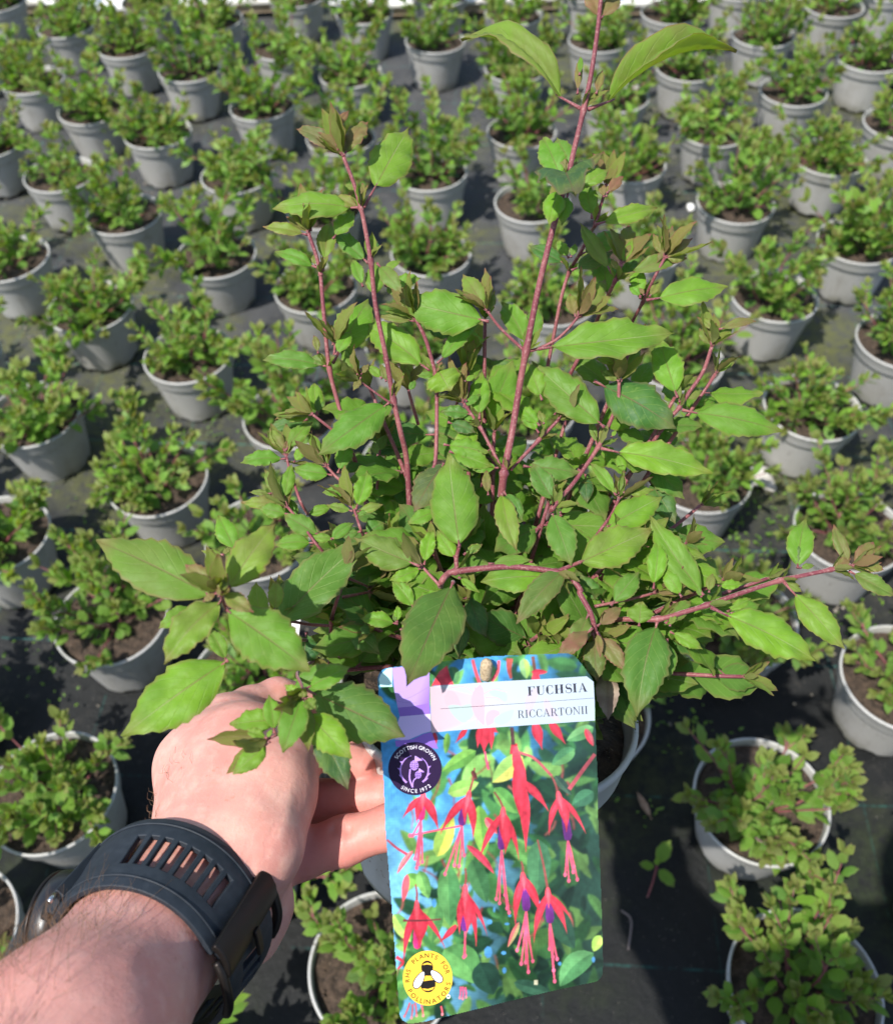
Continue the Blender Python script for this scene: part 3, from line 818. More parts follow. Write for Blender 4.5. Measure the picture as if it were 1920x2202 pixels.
S([('H', 1210, 1130, -.06), ('H', 1100, 1230, -.075), ('H', 1040, 1265, -.08), ('H', 975, 1300, -.083)], 9, 7)
S([('E', 690, 800, .02), ('E', 540, 640), ('E', 430, 490), ('E', 330, 370)], 8, 7)
S([('E', 470, 420, .01), ('E', 420, 330), ('E', 370, 190), ('E', 345, 120), ('D', 320, 1270)], 8, 7)
S([('E', 900, 330, .02), ('E', 790, 230), ('E', 690, 165), ('E', 610, 80)], 8, 7)
S([('E', 900, 650, .02), ('E', 850, 530), ('E', 820, 440), ('E', 800, 380)], 8, 7)
S([('E', 1415, 930), ('E', 1350, 860), ('E', 1295, 800)], 9, 7)
S([('F', 1020, 1180, .02), ('F', 1110, 1045), ('F', 1200, 920), ('F', 1255, 800)], 9, 8)
S([('D', 1060, 885), ('D', 960, 815), ('D', 850, 735)], 6, 5)
S([('D', 770, 1185), ('D', 700, 1120, -.003), ('D', 600, 1040, -.006), ('D', 510, 970, -.006)], 8, 7)
S([('E', 1540, 840), ('E', 1530, 740), ('E', 1550, 650)], 14, 10)
S([('E', 1270, 640, .012), ('E', 1350, 500, .012), ('E', 1420, 380, .01)], 10, 8)
S([('D', 1260, 1040, .02), ('D', 1210, 870, .02), ('D', 1190, 800, .02)], 9, 8)
S([('D', 965, 1500, .02), ('D', 980, 1290, .02), ('D', 985, 1200, .02)], 8, 7)
S([('D', 1480, 1150, .02), ('D', 1520, 950, .02), ('D', 1580, 700, .02), ('D', 1620, 580, .02)], 8, 7)
S([('G', 200, 650, .01), ('G', 400, 610, .01), ('G', 520, 580, .01)], 8, 7)
S([('D', 660, 540), ('D', 665, 470)], 8, 6)

# leaves, crop by crop
Y3, Y5, Y8 = .3, .5, .85
# B: top of the tallest stem
L('B', 742, 695, -20, 262, 190, y=.42, d=.05, fold=.72, r=0, bend=.26, pet=.16, up=1.0, dt=.012)
L('B', 790, 700, 1740, 335, 200, y=.40, d=.05, fold=.72, r=0, bend=.22, pet=.13, up=1.0, dt=.012)
L('B', 868, 115, 770, -60, 150, y=1, fold=.4, r=20, up=.2); L('B', 872, 115, 990, -20, 130, y=1, fold=.4, r=-20, up=.2)
L('B', 722, 600, 738, 365, 48, y=.85, up=.1); L('B', 842, 600, 885, 448, 55, y=.95, up=.1); L('B', 735, 480, 742, 360, 36, y=.1, up=.1)
L('B', 655, 1130, 712, 1262, 370, y=.15, d=.2, fold=.4, bend=.05, dt=-.016, up=.4, pet=.02, zt=.325)
L('B', 625, 1160, 500, 880, 195, d=.05, up=.3); L('B', 670, 1120, 590, 880, 170, d=.5, up=.3)
L('B', 600, 1200, 540, 1445, 135, d=.0, up=.3, fold=.35); L('B', 660, 1240, 620, 1445, 100, d=.25, up=.3)
L('B', 695, 1140, 572, 970, 42, y=.7, up=.2); L('B', 705, 1140, 885, 975, 62, y=.7, up=.3); L('B', 690, 1150, 715, 1030, 46, y=.5, up=.1)
L('B', 740, 1200, 920, 1090, 140, d=.25, y=.2, up=.5); L('B', 578, 1350, 560, 1180, 48, y=1, up=.1)
L('B', 892, 1265, 868, 1175, 82, y=.8, up=.2); L('B', 910, 1240, 1015, 1130, 66, y=.9, up=.3); L('B', 905, 1260, 950, 1180, 50, y=.7, up=.2)
L('B', 835, 1440, 1235, 1335, 120, y=.25, d=0, fold=.5, r=15, bend=.15, pet=.15, up=.7); L('B', 815, 1400, 785, 1180, 130, d=.0, up=.3)
# C
L('C', 470, 440, 230, 320, 130, d=.55, dz=.02); L('C', 485, 400, 415, 285, 85, dz=.01); L('C', 505, 480, 770, 365, 105, d=.7, y=.25)
L('C', 735, 660, 715, 360, 190, d=.45, up=.4); L('C', 560, 380, 835, 245, 130, d=.5, dz=.015); L('C', 500, 395, 530, 310, 60, y=.2, up=.2)
L('C', 765, 500, 560, 178, 95, y=.35, fold=.5, r=-20); L('C', 825, 515, 1240, 385, 105, y=.35, fold=.5, bend=.22, r=12, pet=.18)
L('C', 812, 470, 868, 192, 105, y=.8, up=.1, pet=.4); L('C', 800, 545, 925, 420, 150, d=.55); L('C', 805, 480, 760, 410, 60, y=.7)
for tx, ty, w in ((1150, 195, 90), (1280, 275, 62), (1245, 405, 80), (1030, 245, 60), (1060, 375, 90), (1190, 300, 60)): L('C', 1100, 395, tx, ty, w, y=.9, up=.3)
L('C', 985, 672, 1505, 590, 170, y=.1, d=.0, bend=.12, pet=.16); L('C', 945, 660, 915, 455, 100, d=.1, up=.3); L('C', 950, 650, 872, 575, 70, d=.3)
L('C', 1005, 650, 1060, 555, 55, y=.6, up=.2); L('C', 970, 640, 940, 590, 50, y=.8)
L('C', 545, 770, 722, 540, 120, y=.35, up=.2, d=0); L('C', 530, 780, 495, 630, 120, y=.75, up=.3); L('C', 560, 770, 655, 660, 120, y=.6); L('C', 545, 790, 520, 690, 90, y=.8, up=.1)
L('C', 290, 985, 1165, 885, 255, d=.15, y=.05, bend=.09, up=.62, pet=.1, dz=-.008)
L('A', 1745, 1670, 1560, 1395, 150, y=.35, d=0, up=.25); L('A', 1750, 1690, 1640, 1560, 140, y=.75); L('A', 1760, 1690, 1800, 1540, 110, y=.7)
L('A', 1760, 1760, 1075, 1600, 310, d=.25, y=.05, bend=.08, dz=-.006, pet=.08, r=-8)
L('D', 1395, 600, 1695, 308, 120, d=.05, fold=.45, dz=-.004); L('C', 225, 965, 55, 690, 200, d=.25, dz=.012, up=.4); L('C', 240, 970, 290, 720, 170, d=.3, dz=.014, up=.4)
# A
L('A', 622, 470, 275, 275, 125, y=.7, bend=.2, fold=.4); L('A', 640, 480, 828, 220, 135, y=.8, bend=.2, fold=.45, r=-15); L('A', 565, 270, 682, 132, 62, y=1, up=.2)
L('A', 600, 440, 440, 335, 95, y=.6); L('A', 645, 480, 690, 300, 90, y=.85, up=.1); L('A', 610, 430, 560, 250, 80, y=.9, up=.1); L('A', 590, 400, 500, 300, 70, y=.35)
L('A', 795, 880, 1145, 270, 300, d=.1, y=.05, pet=.26, up=.35, bend=.06, fold=.3); L('A', 770, 880, 95, 892, 190, d=.1, y=.2, pet=.12, bend=.16, up=.65)
L('A', 760, 890, 565, 805, 140, y=.6, d=.1); L('A', 790, 840, 785, 690, 55, y=.9, up=.1); L('A', 750, 740, 650, 700, 60, y=.4)
L('A', 362, 1090, 20, 1030, 95, y=.45, bend=.22, fold=.5); L('A', 372, 1090, 288, 865, 58, y=.75, up=.2); L('A', 388, 1060, 425, 865, 60, y=.35, up=.2); L('A', 380, 1080, 340, 960, 60, y=.8, up=.1)
L('A', 440, 1345, 115, 1225, 110, d=.15, bend=.2, fold=.4); L('A', 480, 1370, 545, 995, 150, y=.3, d=0, up=.25, pet=.25); L('A', 560, 1120, 725, 908, 150, d=.35, y=.15)
L('A', 420, 1330, 415, 1240, 50, y=.6)
L('A', 830, 1310, 560, 1050, 140, d=.4, dz=.005); L('A', 830, 1290, 640, 1140, 120, d=.5); L('A', 790, 1490, 708, 1285, 95, d=.0, up=.25); L('A', 850, 1260, 900, 1140, 110, d=.7)
L('A', 880, 1560, 885, 1305, 220, d=.1, y=.1, up=.25, pet=.05, fold=.35); L('A', 960, 1480, 1085, 1565, 110, d=.5, y=.35, up=.3); L('A', 900, 1310, 1090, 1540, 120, d=.4, y=.35, dz=-.006, up=.4)
L('A', 950, 1365, 1078, 1295, 60, y=.3, d=0); L('A', 1000, 1480, 1235, 1425, 150, d=.15)
# D
L('D', 1235, 300, 965, 262, 62, y=.45); L('D', 1235, 290, 1130, 145, 70, y=.45, up=.2); L('D', 1190, 190, 1255, 55, 85, y=.5, up=.2); L('D', 1240, 290, 1125, 170, 95, y=.4); L('D', 1245, 290, 1180, 240, 80, y=.5)
L('D', 1340, 650, 850, 315, 235, d=.0, y=.05, bend=.09, up=.6); L('D', 1400, 650, 1492, 800, 260, d=.05, y=.1, fold=.35, up=.4, pet=.02); L('D', 1385, 680, 1250, 690, 110, d=.1, y=.15)
L('D', 1345, 650, 1310, 600, 40, y=.8); L('D', 1400, 640, 1430, 590, 40, y=.8)
L('D', 650, 600, 905, 150, 255, d=.12, up=.35, pet=.16, dz=.004); L('D', 610, 620, 148, 578, 135, d=.35, y=.15, bend=.12); L('D', 670, 540, 780, 370, 95, d=.0, y=.1, dz=-.004)
L('D', 660, 470, 735, 325, 42, y=.85, up=.1); L('D', 545, 530, 515, 400, 55, y=.9, up=.1); L('D', 650, 470, 645, 320, 40, y=.25, up=.1); L('D', 620, 620, 480, 560, 70, y=.4, d=.3)
L('D', 845, 660, 715, 498, 115, y=.18, d=0, up=.3); L('D', 830, 680, 722, 660, 36, y=.5); L('D', 850, 700, 795, 795, 95, y=.55); L('D', 850, 680, 905, 608, 60, y=.5); L('D', 840, 690, 870, 620, 40, y=.8, up=.1)
L('D', 1030, 730, 990, 610, 70, y=.5, up=.1); L('D', 1000, 710, 900, 620, 85, d=.05); L('D', 1050, 740, 1040, 640, 60, y=.3, up=.1)
L('D', 1055, 880, 540, 1255, 260, d=.3, bend=.14, up=.6, dz=-.004, pet=.06)
L('D', 1390, 1110, 845, 1115, 180, d=.8, dz=.012, up=.4); L('D', 1250, 1200, 880, 1250, 120, d=.85, dz=.014, up=.4)
L('D', 515, 965, 365, 868, 52, y=.5); L('D', 500, 970, 298, 992, 100, y=.15, d=0); L('D', 540, 970, 520, 735, 130, d=.1, y=.15, up=.25); L('D', 470, 1000, 195, 1085, 150, d=.5, dz=.004); L('D', 530, 960, 585, 830, 90, y=.2, up=.2)
L('D', 315, 1220, 505, 1020, 130, y=.25, d=.1); L('D', 310, 1230, 200, 1065, 90, y=.5, up=.3); L('D', 320, 1280, -10, 1312, 120, y=.1); L('D', 370, 1310, 465, 1180, 110, d=.05); L('D', 350, 1390, 310, 1575, 130, d=.0, up=.3); L('D', 312, 1230, 330, 1150, 40, y=.8, up=.1)
L('D', 650, 1400, 360, 1350, 130, d=.05); L('D', 685, 1385, 775, 1150, 115, d=.15, fold=.35); L('D', 620, 1330, 545, 1245, 80, y=.3); L('D', 700, 1380, 870, 1330, 110, d=.5)
# E
L('E', 270, 300, 165, 100, 75, y=.25, up=.25); L('E', 210, 270, 55, 260, 45, y=.3); L('E', 220, 270, 255, 210, 80, y=.7); L('E', 300, 350, -5, 335, 95, y=.4); L('E', 310, 350, 150, 310, 90, y=.5); L('E', 300, 320, 355, 60, 100, d=.05, up=.3)
L('E', 340, 420, 115, 365, 160, d=.15); L('E', 545, 565, 300, 420, 230, d=.02, up=.4, pet=.05); L('E', 460, 420, 640, 360, 130, d=.45); L('E', 380, 480, 330, 300, 120, d=.2, dz=.01)
L('E', 815, 385, 895, 105, 190, d=.02, up=.25, dz=-.002); L('E', 790, 395, 608, 350, 68, y=.3, d=0); L('E', 825, 400, 1005, 350, 70, y=.35, d=0); L('E', 805, 400, 800, 335, 40, y=.3, up=.1); L('E', 800, 240, 575, 265, 165, d=.4); L('E', 820, 430, 900, 390, 60, d=.3)
L('E', 635, 600, 800, 480, 190, d=.05, pet=.05); L('E', 520, 620, 235, 640, 130, d=.05); L('E', 660, 590, 485, 585, 70, d=.35, y=.2); L('E', 850, 540, 700, 580, 120, d=.4); L('E', 880, 560, 1010, 480, 160, d=.5)
L('E', 235, 1225, 865, 615, 365, d=.42, bend=.07, up=.55, dz=-.008, pet=.05); L('E', 1270, 790, 805, 585, 235, d=.35, y=.1, bend=.08, dz=-.004)
L('E', 1300, 780, 1365, 530, 115, d=.0, up=.3); L('E', 1290, 800, 1055, 890, 125, y=.08, d=0, bend=.14); L('E', 1285, 780, 1210, 700, 70, y=.4, up=.2)
L('E', 1552, 650, 1475, -20, 345, d=.12, y=.12, up=.25, bend=.05, dz=-.010, pet=.03, fold=.18); L('E', 1440, 55, 1225, 405, 280, d=.45, y=.25, fold=.3, dz=-.012, pet=.03); L('E', 1400, 390, 1185, 485, 110, d=.0)
L('E', 1530, 745, 1395, 530, 140, d=.05, up=.3); L('E', 1590, 700, 1715, 635, 65, y=.4, d=0)
L('E', 1235, 1095, 1070, 885, 215, d=.2, up=.4); L('E', 1240, 1115, 1405, 955, 130, d=.05); L('E', 1250, 1000, 1310, 880, 110, d=.5)
L('E', 1510, 900, 1175, 1650, 400, d=.35, y=.15, bend=.09, up=.5, dz=-.018, pet=.04, zt=.326)
L('E', 1610, 980, 1745, 1300, 260, d=.55); L('E', 1600, 1180, 1550, 1450, 240, d=.85)
L('E', 1115, 1200, 845, 1165, 120, d=.0, bend=.2); L('E', 1110, 1190, 1112, 1070, 62, d=0, up=.2); L('E', 1130, 1245, 1250, 1140, 110, d=.05); L('E', 1100, 1190, 1080, 1130, 50, y=.3)
L('E', 665, 1150, 985, 1420, 245, d=.5, up=.45); L('E', 690, 1440, 760, 1270, 180, d=.4, up=.3); L('E', 460, 1260, 450, 1510, 240, d=.8); L('H', 1060, 1040, 1412, 905, 140, y=.1, d=.05, dz=-.05)
# F
L('F', 748, 805, 590, 520, 275, d=.1, up=.35, pet=.03); L('F', 520, 545, 955, 605, 220, d=.35, bend=.18); L('F', 350, 750, 472, 1205, 185, y=.4, d=.0, up=.35, fold=.3, pet=.05); L('F', 250, 770, 238, 575, 75, y=.55, up=.1); L('F', 370, 740, 515, 975, 150, d=.35)
L('F', 800, 905, 905, 865, 62, d=0, y=.1); L('F', 780, 840, 832, 765, 52, d=0); L('F', 745, 915, 890, 1315, 330, d=.25, fold=.35, dz=-.006, pet=.03); L('F', 1165, 1015, 1590, 780, 235, d=.0, bend=.06, pet=.03)
L('F', 1235, 770, 1035, 525, 105, y=.12, d=0, bend=.15); L('F', 1290, 750, 1525, 730, 85, y=.25); L('F', 1255, 760, 1290, 615, 48, y=.45, up=.1); L('F', 1240, 770, 1200, 700, 50, y=.6)
L('F', 950, 1292, 1510, 1035, 290, y=.28, d=.05, bend=.05, dz=-.004, pet=.03); L('F', 1118, 408, 1975, 605, 245, y=.08, d=0, bend=.13, pet=.16, dz=-.004); L('F', 1200, 320, 1235, 270, 40, y=.2, d=0); L('F', 1110, 380, 1130, 230, 50, y=.8, up=.1)
L('F', 1085, 380, 1040, 170, 60, y=.5, up=.2)
L('F', 60, 90, 190, -10, 60, d=.2); L('F', 190, 200, 30, 130, 110, d=.15); L('F', 150, 210, 0, 500, 250, d=.25, dz=.005); L('F', 330, 560, 80, 540, 110, d=.1); L('F', 640, 290, 500, 80, 110, d=.0, fold=.4); L('F', 790, 180, 900, 60, 120, y=.6, d=.2); L('F', 760, 150, 840, 20, 110, d=.3); L('F', 680, 220, 640, 120, 55, y=.5)
L('F', 850, 1345, 465, 1765, 215, d=.5, y=.3, fold=.45, dz=-.012, pet=.03); L('F', 760, 1395, 190, 1440, 300, d=.25, bend=.05, dz=.004, up=.4); L('F', 250, 1300, 590, 1270, 90, d=.3); L('F', 20, 1400, 180, 1520, 70, y=.2, d=.0, dz=-.005); L('F', 60, 1230, 205, 1150, 62, y=.4, d=0)
L('F', 1000, 610, 1010, 830, 190, d=.35, dz=.01); L('F', 1330, 600, 1470, 520, 90, y=.3, d=.2, dz=.01); L('F', 1300, 600, 1250, 450, 80, d=.1); L('F', 1450, 480, 1760, 800, 230, d=.55, dz=.012); L('F', 1480, 640, 1690, 990, 240, d=.55, dz=.015)
# C, right side
L('C', 1215, 1378, 1855, 1520, 190, d=.0, y=.05, bend=.16, pet=.14); L('C', 1185, 1300, 1060, 915, 185, d=.0, up=.35, pet=.1); L('C', 1230, 1310, 1340, 1255, 55, y=.4); L('C', 1200, 1330, 1160, 1180, 50, y=.3)
L('C', 1405, 965, 1325, 855, 95, y=.5); L('C', 1420, 950, 1530, 835, 110, y=.35, d=.0); L('C', 1435, 870, 1335, 782, 52, y=.55); L('C', 1450, 860, 1690, 808, 62, y=.65); L('C', 1410, 940, 1440, 830, 80, y=.6, up=.1)
L('C', 810, 1195, 690, 1125, 85, y=.35); L('C', 820, 1195, 905, 1085, 105, y=.45); L('C', 800, 1085, 655, 1050, 52, y=.6); L('C', 840, 1110, 945, 945, 150, d=.45, y=.3); L('C', 790, 1060, 778, 955, 62, y=.4, d=.3); L('C', 810, 1180, 790, 1060, 70, y=.8, up=.1)
L('C', 715, 1490, 250, 1072, 230, d=.0, bend=.11, up=.55, dz=-.008, pet=.06); L('C', 650, 1190, 1180, 1500, 270, d=.4, dz=.008); L('C', 880, 1260, 1030, 1065, 210, d=.5, dz=.01); L('C', 200, 1150, -50, 1080, 130, d=.7, dz=.01); L('C', 315, 1315, 225, 1075, 130, d=.35); L('C', 300, 1480, 180, 1345, 95, d=.0, fold=.4)
# D, right side
L('D', 1695, 1000, 1715, 665, 165, d=.05, up=.3, fold=.3); L('D', 1640, 965, 1415, 950, 120, d=.1); L('D', 1470, 1020, 1670, 1095, 130, d=.4); L('D', 1440, 1180, 1765, 1240, 195, d=.2); L('D', 1605, 875, 1540, 735, 85, y=.6, up=.2); L('D', 1590, 730, 1668, 685, 42, y=.25, d=0)
L('D', 1300, 330, 1540, 405, 150, d=.6, dz=.012); L('D', 1570, 620, 1800, 590, 150, d=.7, dz=.012); L('D', 1480, 1230, 1790, 1340, 150, d=.12)
L('D', 960, 1240, 1035, 1110, 90, d=.5, y=.3, up=.2); L('D', 970, 1260, 940, 1160, 70, y=.4, up=.2); L('D', 1190, 800, 1240, 720, 80, d=.4, up=.3)
# G
L('G', 1318, 440, 1362, 172, 195, d=.05, up=.3, fold=.3, pet=.05); L('G', 800, 590, 505, 152, 170, d=.15, bend=.1, up=.5, pet=.04); L('G', 880, 540, 1012, 525, 62, d=0); L('G', 830, 575, 852, 470, 62, y=.5, up=.1); L('G', 790, 600, 760, 540, 50, y=.3)
L('G', 840, 655, 1418, 950, 225, d=.03, bend=.09, pet=.16, dz=-.006); L('G', 930, 680, 1060, 605, 55, y=.15, d=0); L('G', 950, 690, 1110, 640, 90, d=.1); L('G', 1240, 515, 1575, 885, 150, d=.03, y=.2, bend=.1, pet=.2); L('G', 1330, 440, 1410, 425, 35, y=.3, d=0); L('G', 1320, 440, 1295, 260, 60, y=.3); L('G', 1250, 520, 1340, 570, 60, y=.4)
L('G', 545, 735, 435, 1260, 285, d=.6, dz=-.012, up=.5, pet=.05); L('G', 600, 830, 605, 1055, 100, d=.1); L('G', 615, 790, 795, 885, 72, d=.1); L('G', 590, 745, 730, 620, 115, y=.25, d=.05); L('G', 615, 760, 640, 680, 45, y=.3, d=0, dz=-.003)
L('G', 525, 555, 550, 285, 110, d=.0, up=.3); L('G', 680, 600, 580, 440, 165, d=.25); L('G', 290, 645, 445, 460, 180, d=.35); L('G', 250, 630, 120, 475, 160, d=.8); L('G', 445, 760, 460, 625, 140, d=.4); L('G', 380, 760, 370, 640, 120, d=.5)
L('G', 1610, 440, 1515, 200, 75, y=.75, d=.1); L('G', 1620, 430, 1735, 295, 85, y=.85); L('G', 1650, 420, 1795, 450, 75, y=.9); L('G', 1600, 455, 1860, 595, 110, y=.3); L('G', 1510, 450, 1610, 390, 60, y=.9); L('G', 1640, 420, 1780, 410, 60, y=.9)
L('G', 185, 750, 45, 840, 110, y=.45, d=.4); L('G', 190, 770, -10, 955, 95, y=.95, dz=-.01); L('G', 215, 760, 345, 655, 95, y=.7, d=.3); L('G', 220, 800, 372, 1010, 95, y=.95, dz=-.006); L('G', 195, 800, 215, 1065, 135, y=.45, d=.2); L('G', 215, 790, 232, 930, 45, y=1, dz=-.01); L('G', 170, 690, 60, 905, 120, y=.35, d=.2)
# H: lower left rosettes
L('H', 660, 520, 20, 212, 290, y=.15, d=.05, bend=.09, dz=-.078, up=.6, pet=.03, fold=.3); L('H', 740, 480, 1005, 118, 205, y=.4, d=.0, fold=.45, dz=-.078, up=.55, pet=.03); L('H', 710, 540, 390, 895, 200, y=.28, d=.05, fold=.42, dz=-.082, up=.6, pet=.04); L('H', 730, 590, 1195, 930, 320, y=.08, d=.08, bend=.1, dz=-.080, up=.55, pet=.03)
L('H', 690, 480, 508, 342, 105, y=.85, dz=-.088); L('H', 710, 490, 885, 605, 115, y=.75, dz=-.088); L('H', 690, 510, 742, 392, 62, y=.7, dz=-.092, up=.1); L('H', 680, 500, 605, 548, 62, y=.9, dz=-.09); L('H', 695, 520, 690, 470, 40, y=1, dz=-.094, up=.1)
L('H', 560, 560, 362, 695, 100, y=.2, d=0, dz=-.06); L('H', 930, 670, 900, 440, 115, d=0, dz=-.045, up=.3); L('H', 790, 275, 690, 70, 135, d=.0, dz=-.02, up=.3); L('H', 720, 290, 598, 268, 42, y=.3, d=0, dz=-.02); L('H', 710, 290, 760, 250, 45, y=.4, dz=-.02)
L('H', 745, 870, 158, 1290, 300, d=.2, bend=.07, dz=-.062, up=.5, pet=.03, y=.03); L('H', 1000, 610, 1008, 430, 92, y=.4, d=.1, dz=-.02, up=.2); L('H', 1020, 650, 1050, 430, 62, d=.7, dz=-.015); L('H', 740, 880, 640, 700, 110, d=.1, dz=-.055, up=.3)
L('H', 1165, 1030, 1718, 1292, 310, d=.5, bend=.07, dz=-.075, up=.55, pet=.08); L('H', 1165, 1030, 1415, 905, 140, d=.0, y=.12, dz=-.07); L('H', 1150, 1075, 1055, 1008, 82, d=.0, y=.15, dz=-.08); L('H', 1150, 1080, 1045, 1382, 160, d=.0, y=.08, fold=.35, dz=-.083, up=.55, pet=.02); L('H', 1175, 1160, 1425, 1412, 195, d=.05, dz=-.078, pet=.04)
L('H', 1230, 1250, 1405, 1582, 235, d=.8, dz=-.085, up=.5, pet=.04); L('H', 1170, 1080, 1225, 1140, 82, y=.3, d=0, dz=-.085); L('H', 1160, 1080, 1150, 1040, 50, y=.5, dz=-.088, up=.1)
L('H', 1000, 1275, 968, 1062, 105, d=.1, dz=-.08, up=.3); L('H', 1045, 1200, 752, 1225, 170, d=.25, dz=-.07); L('H', 975, 1315, 770, 1500, 140, d=.0, dz=-.085, bend=.08); L('H', 960, 1300, 838, 1258, 62, d=0, y=.3, dz=-.085); L('H', 955, 1300, 985, 1250, 50, y=.15, d=0, dz=-.088)
# withered leaf on the rim and inner leaves
L('G', 265, 980, 275, 1275, 120, y=1, d=.6, fold=.6, mats=[plain('withered_leaf', (.17, .12, .09), .8, 150, (.26, .20, .15)), STEM], name='withered_leaf')['label'] = 'withered brown leaf'

def fill_bush():
    """mature inner leaves and twigs of the held plant, filling the volume above its compost"""
    rs = random.Random(77)
    e1 = unit(np.cross([0, 1.0, 0], AX)); e2 = np.cross(AX, e1)
    soilc = BASE + AX * SOILZ
    inner = []
    for k in range(40):
        a = k * 2.399; rr = .006 + .032 * math.sqrt(k / 40)
        tall = k % 2
        h = rs.uniform(.09, .19) if tall else rs.uniform(.045, .10)
        sp_ = rs.uniform(.0, .055) if tall else rs.uniform(.02, .07)
        top = soilc + AX * h + (e1 * math.cos(a) * 1.25 + e2 * math.sin(a)) * (rr + sp_)
        b = soilc + (e1 * math.cos(a) + e2 * math.sin(a)) * rr * .5
        zc = np.dot(top - CAM, FW); px, py = W / 2 + F * np.dot(top - CAM, RT) / zc, H / 2 - F * np.dot(top - CAM, UP) / zc
        if zc < zdef(px, py) + .006: top = CAM + (top - CAM) * ((zdef(px, py) + .010) / zc)
        S_ = spline([b, (b + top) / 2 + AX * .014, top], 8)
        v, f_ = tube(S_, [.0015 - .0007 * i / len(S_) for i in range(len(S_))], 7)
        o = obj('stem', mesh('stem', [p - BASE for p in v], f_, [STEM]), held)
        inner.append((o, S_))
        dd = unit(S_[-1] - S_[-2])
        for q in range(5):
            an = q * 1.3 + a; u1 = unit(np.cross(dd, [.3, .1, .9])); u2 = np.cross(dd, u1)
            l = obj('leaf', BUDS[q % 3], o); l.matrix_local = frame(S_[-1] - BASE, dd + (u1 * math.cos(an) + u2 * math.sin(an)) * rs.uniform(.3, 1.1), dd + unit(CAM - top) * .4, rs.uniform(.009, .018))
            l.color = (rs.uniform(.3, .8), .05, rs.random(), 1)
    n_ = 0
    for k in range(2000):
        o, S_ = inner[k % 40]
        t = rs.uniform(.10, .97); i = min(int(t * (len(S_) - 1)), len(S_) - 2); p = S_[i]
        a = rs.uniform(0, 6.28)
        out = unit(p - soilc - AX * np.dot(p - soilc, AX) + 1e-5)
        ax = unit(out * rs.uniform(.1, 1) + (e1 * math.cos(a) + e2 * math.sin(a)) * .9 + AX * rs.uniform(-.35, .5))
        hgt = np.dot(p - soilc, AX)
        ln = rs.uniform(.022, .040) * (1 - 1.7 * max(0, hgt - .05))
        # stays behind the tag, the hand and the large outer leaves
        q = p + ax * ln; zc = np.dot(q - CAM, FW)
        px, py = W / 2 + F * np.dot(q - CAM, RT) / zc, H / 2 - F * np.dot(q - CAM, UP) / zc
        if zc < max(.388, zdef(px, py) - .004) or py > 1600 or (px < 780 and py > 1440): continue
        n_ += 1
        if n_ > 780: break
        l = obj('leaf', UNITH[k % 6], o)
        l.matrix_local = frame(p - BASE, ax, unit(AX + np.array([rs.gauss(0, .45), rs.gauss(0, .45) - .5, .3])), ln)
        up_ = min(1, hgt / .11)
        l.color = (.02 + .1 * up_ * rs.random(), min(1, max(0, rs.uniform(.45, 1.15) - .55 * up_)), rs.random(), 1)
fill_bush()
# white stake standing in the compost among the stems
mb = MB(); box(mb, (0, 0, .012), .004, .0010, .024)
st = obj('plant_stake', mb.build('plant_stake', [plain('white_plastic', (.75, .75, .73), .45)], False), None, tuple(ptz(634, 1362, .435) - AX * .012))
st.rotation_mode = 'QUATERNION'; st.rotation_quaternion = AXR
tag(st, 'white plastic stake half hidden among the stems of the held plant', 'stake')
# ================================================================== the hand, its watch
def pv(x, y, z):
    """displayed photograph pixel (1792 wide) and distance to a point"""
    X, Y = N('V', x, y)
    return ptz(X, Y, z)

def skin_material():
    m, nd, lk, bs = newmat('skin')
    n1 = noise(nd, lk, 28, 4, .6); n2 = noise(nd, lk, 130, 4, .6); n3 = noise(nd, lk, 330, 3, .6); n4 = noise(nd, lk, 60, 1)
    at = nd.new('ShaderNodeAttribute'); at.attribute_name = 'flush'
    c = mixc(nd, lk, ramp(nd, lk, n1, .32, .68), (.62, .325, .262), (.55, .240, .195))
    c = mixc(nd, lk, ramp(nd, lk, n2, .42, .72, 0, .5), c, (.69, .42, .34))
    c = mixc(nd, lk, math_(nd, lk, 'MULTIPLY', at.outputs['Fac'], ramp(nd, lk, n2, .2, .6, .75, 1)), c, (.60, .20, .165))
    sp = ramp(nd, lk, n3, .65, .74, 0, .55)
    c = mixc(nd, lk, sp, c, (.42, .17, .11))
    lk.new(c, bs.inputs['Base Color'])
    bs.inputs['Roughness'].default_value = .50
    bs.inputs['Specular IOR Level'].default_value = .38
    bs.inputs['Subsurface Weight'].default_value = .25
    bs.inputs['Subsurface Radius'].default_value = (.9, .32, .16)
    bs.inputs['Subsurface Scale'].default_value = .004
    # fine criss-cross skin lines and pores
    tc = nd.new('ShaderNodeTexCoord'); mp = nd.new('ShaderNodeMapping'); lk.new(tc.outputs['Object'], mp.inputs[0])
    mp.inputs['Rotation'].default_value = (.4, .7, .5); mp.inputs['Scale'].default_value = (1, 1, .22)
    vo = nd.new('ShaderNodeTexVoronoi'); vo.feature = 'DISTANCE_TO_EDGE'; vo.inputs['Scale'].default_value = 650; lk.new(mp.outputs[0], vo.inputs['Vector'])
    vm = ramp(nd, lk, vo.outputs[0], 0, .12)
    wv = nd.new('ShaderNodeTexWave'); wv.inputs['Scale'].default_value = 75; wv.inputs['Distortion'].default_value = 5; wv.inputs['Detail'].default_value = 3
    lk.new(mp.outputs[0], wv.inputs['Vector'])
    b1 = bump(nd, lk, vm, .10, .0003, None)
    b2 = bump(nd, lk, ramp(nd, lk, wv.outputs[0], .0, .25), .12, .0005, None, b1)
    bump(nd, lk, n2, .32, .0012, bs, b2)
    return m
SKIN = skin_material()

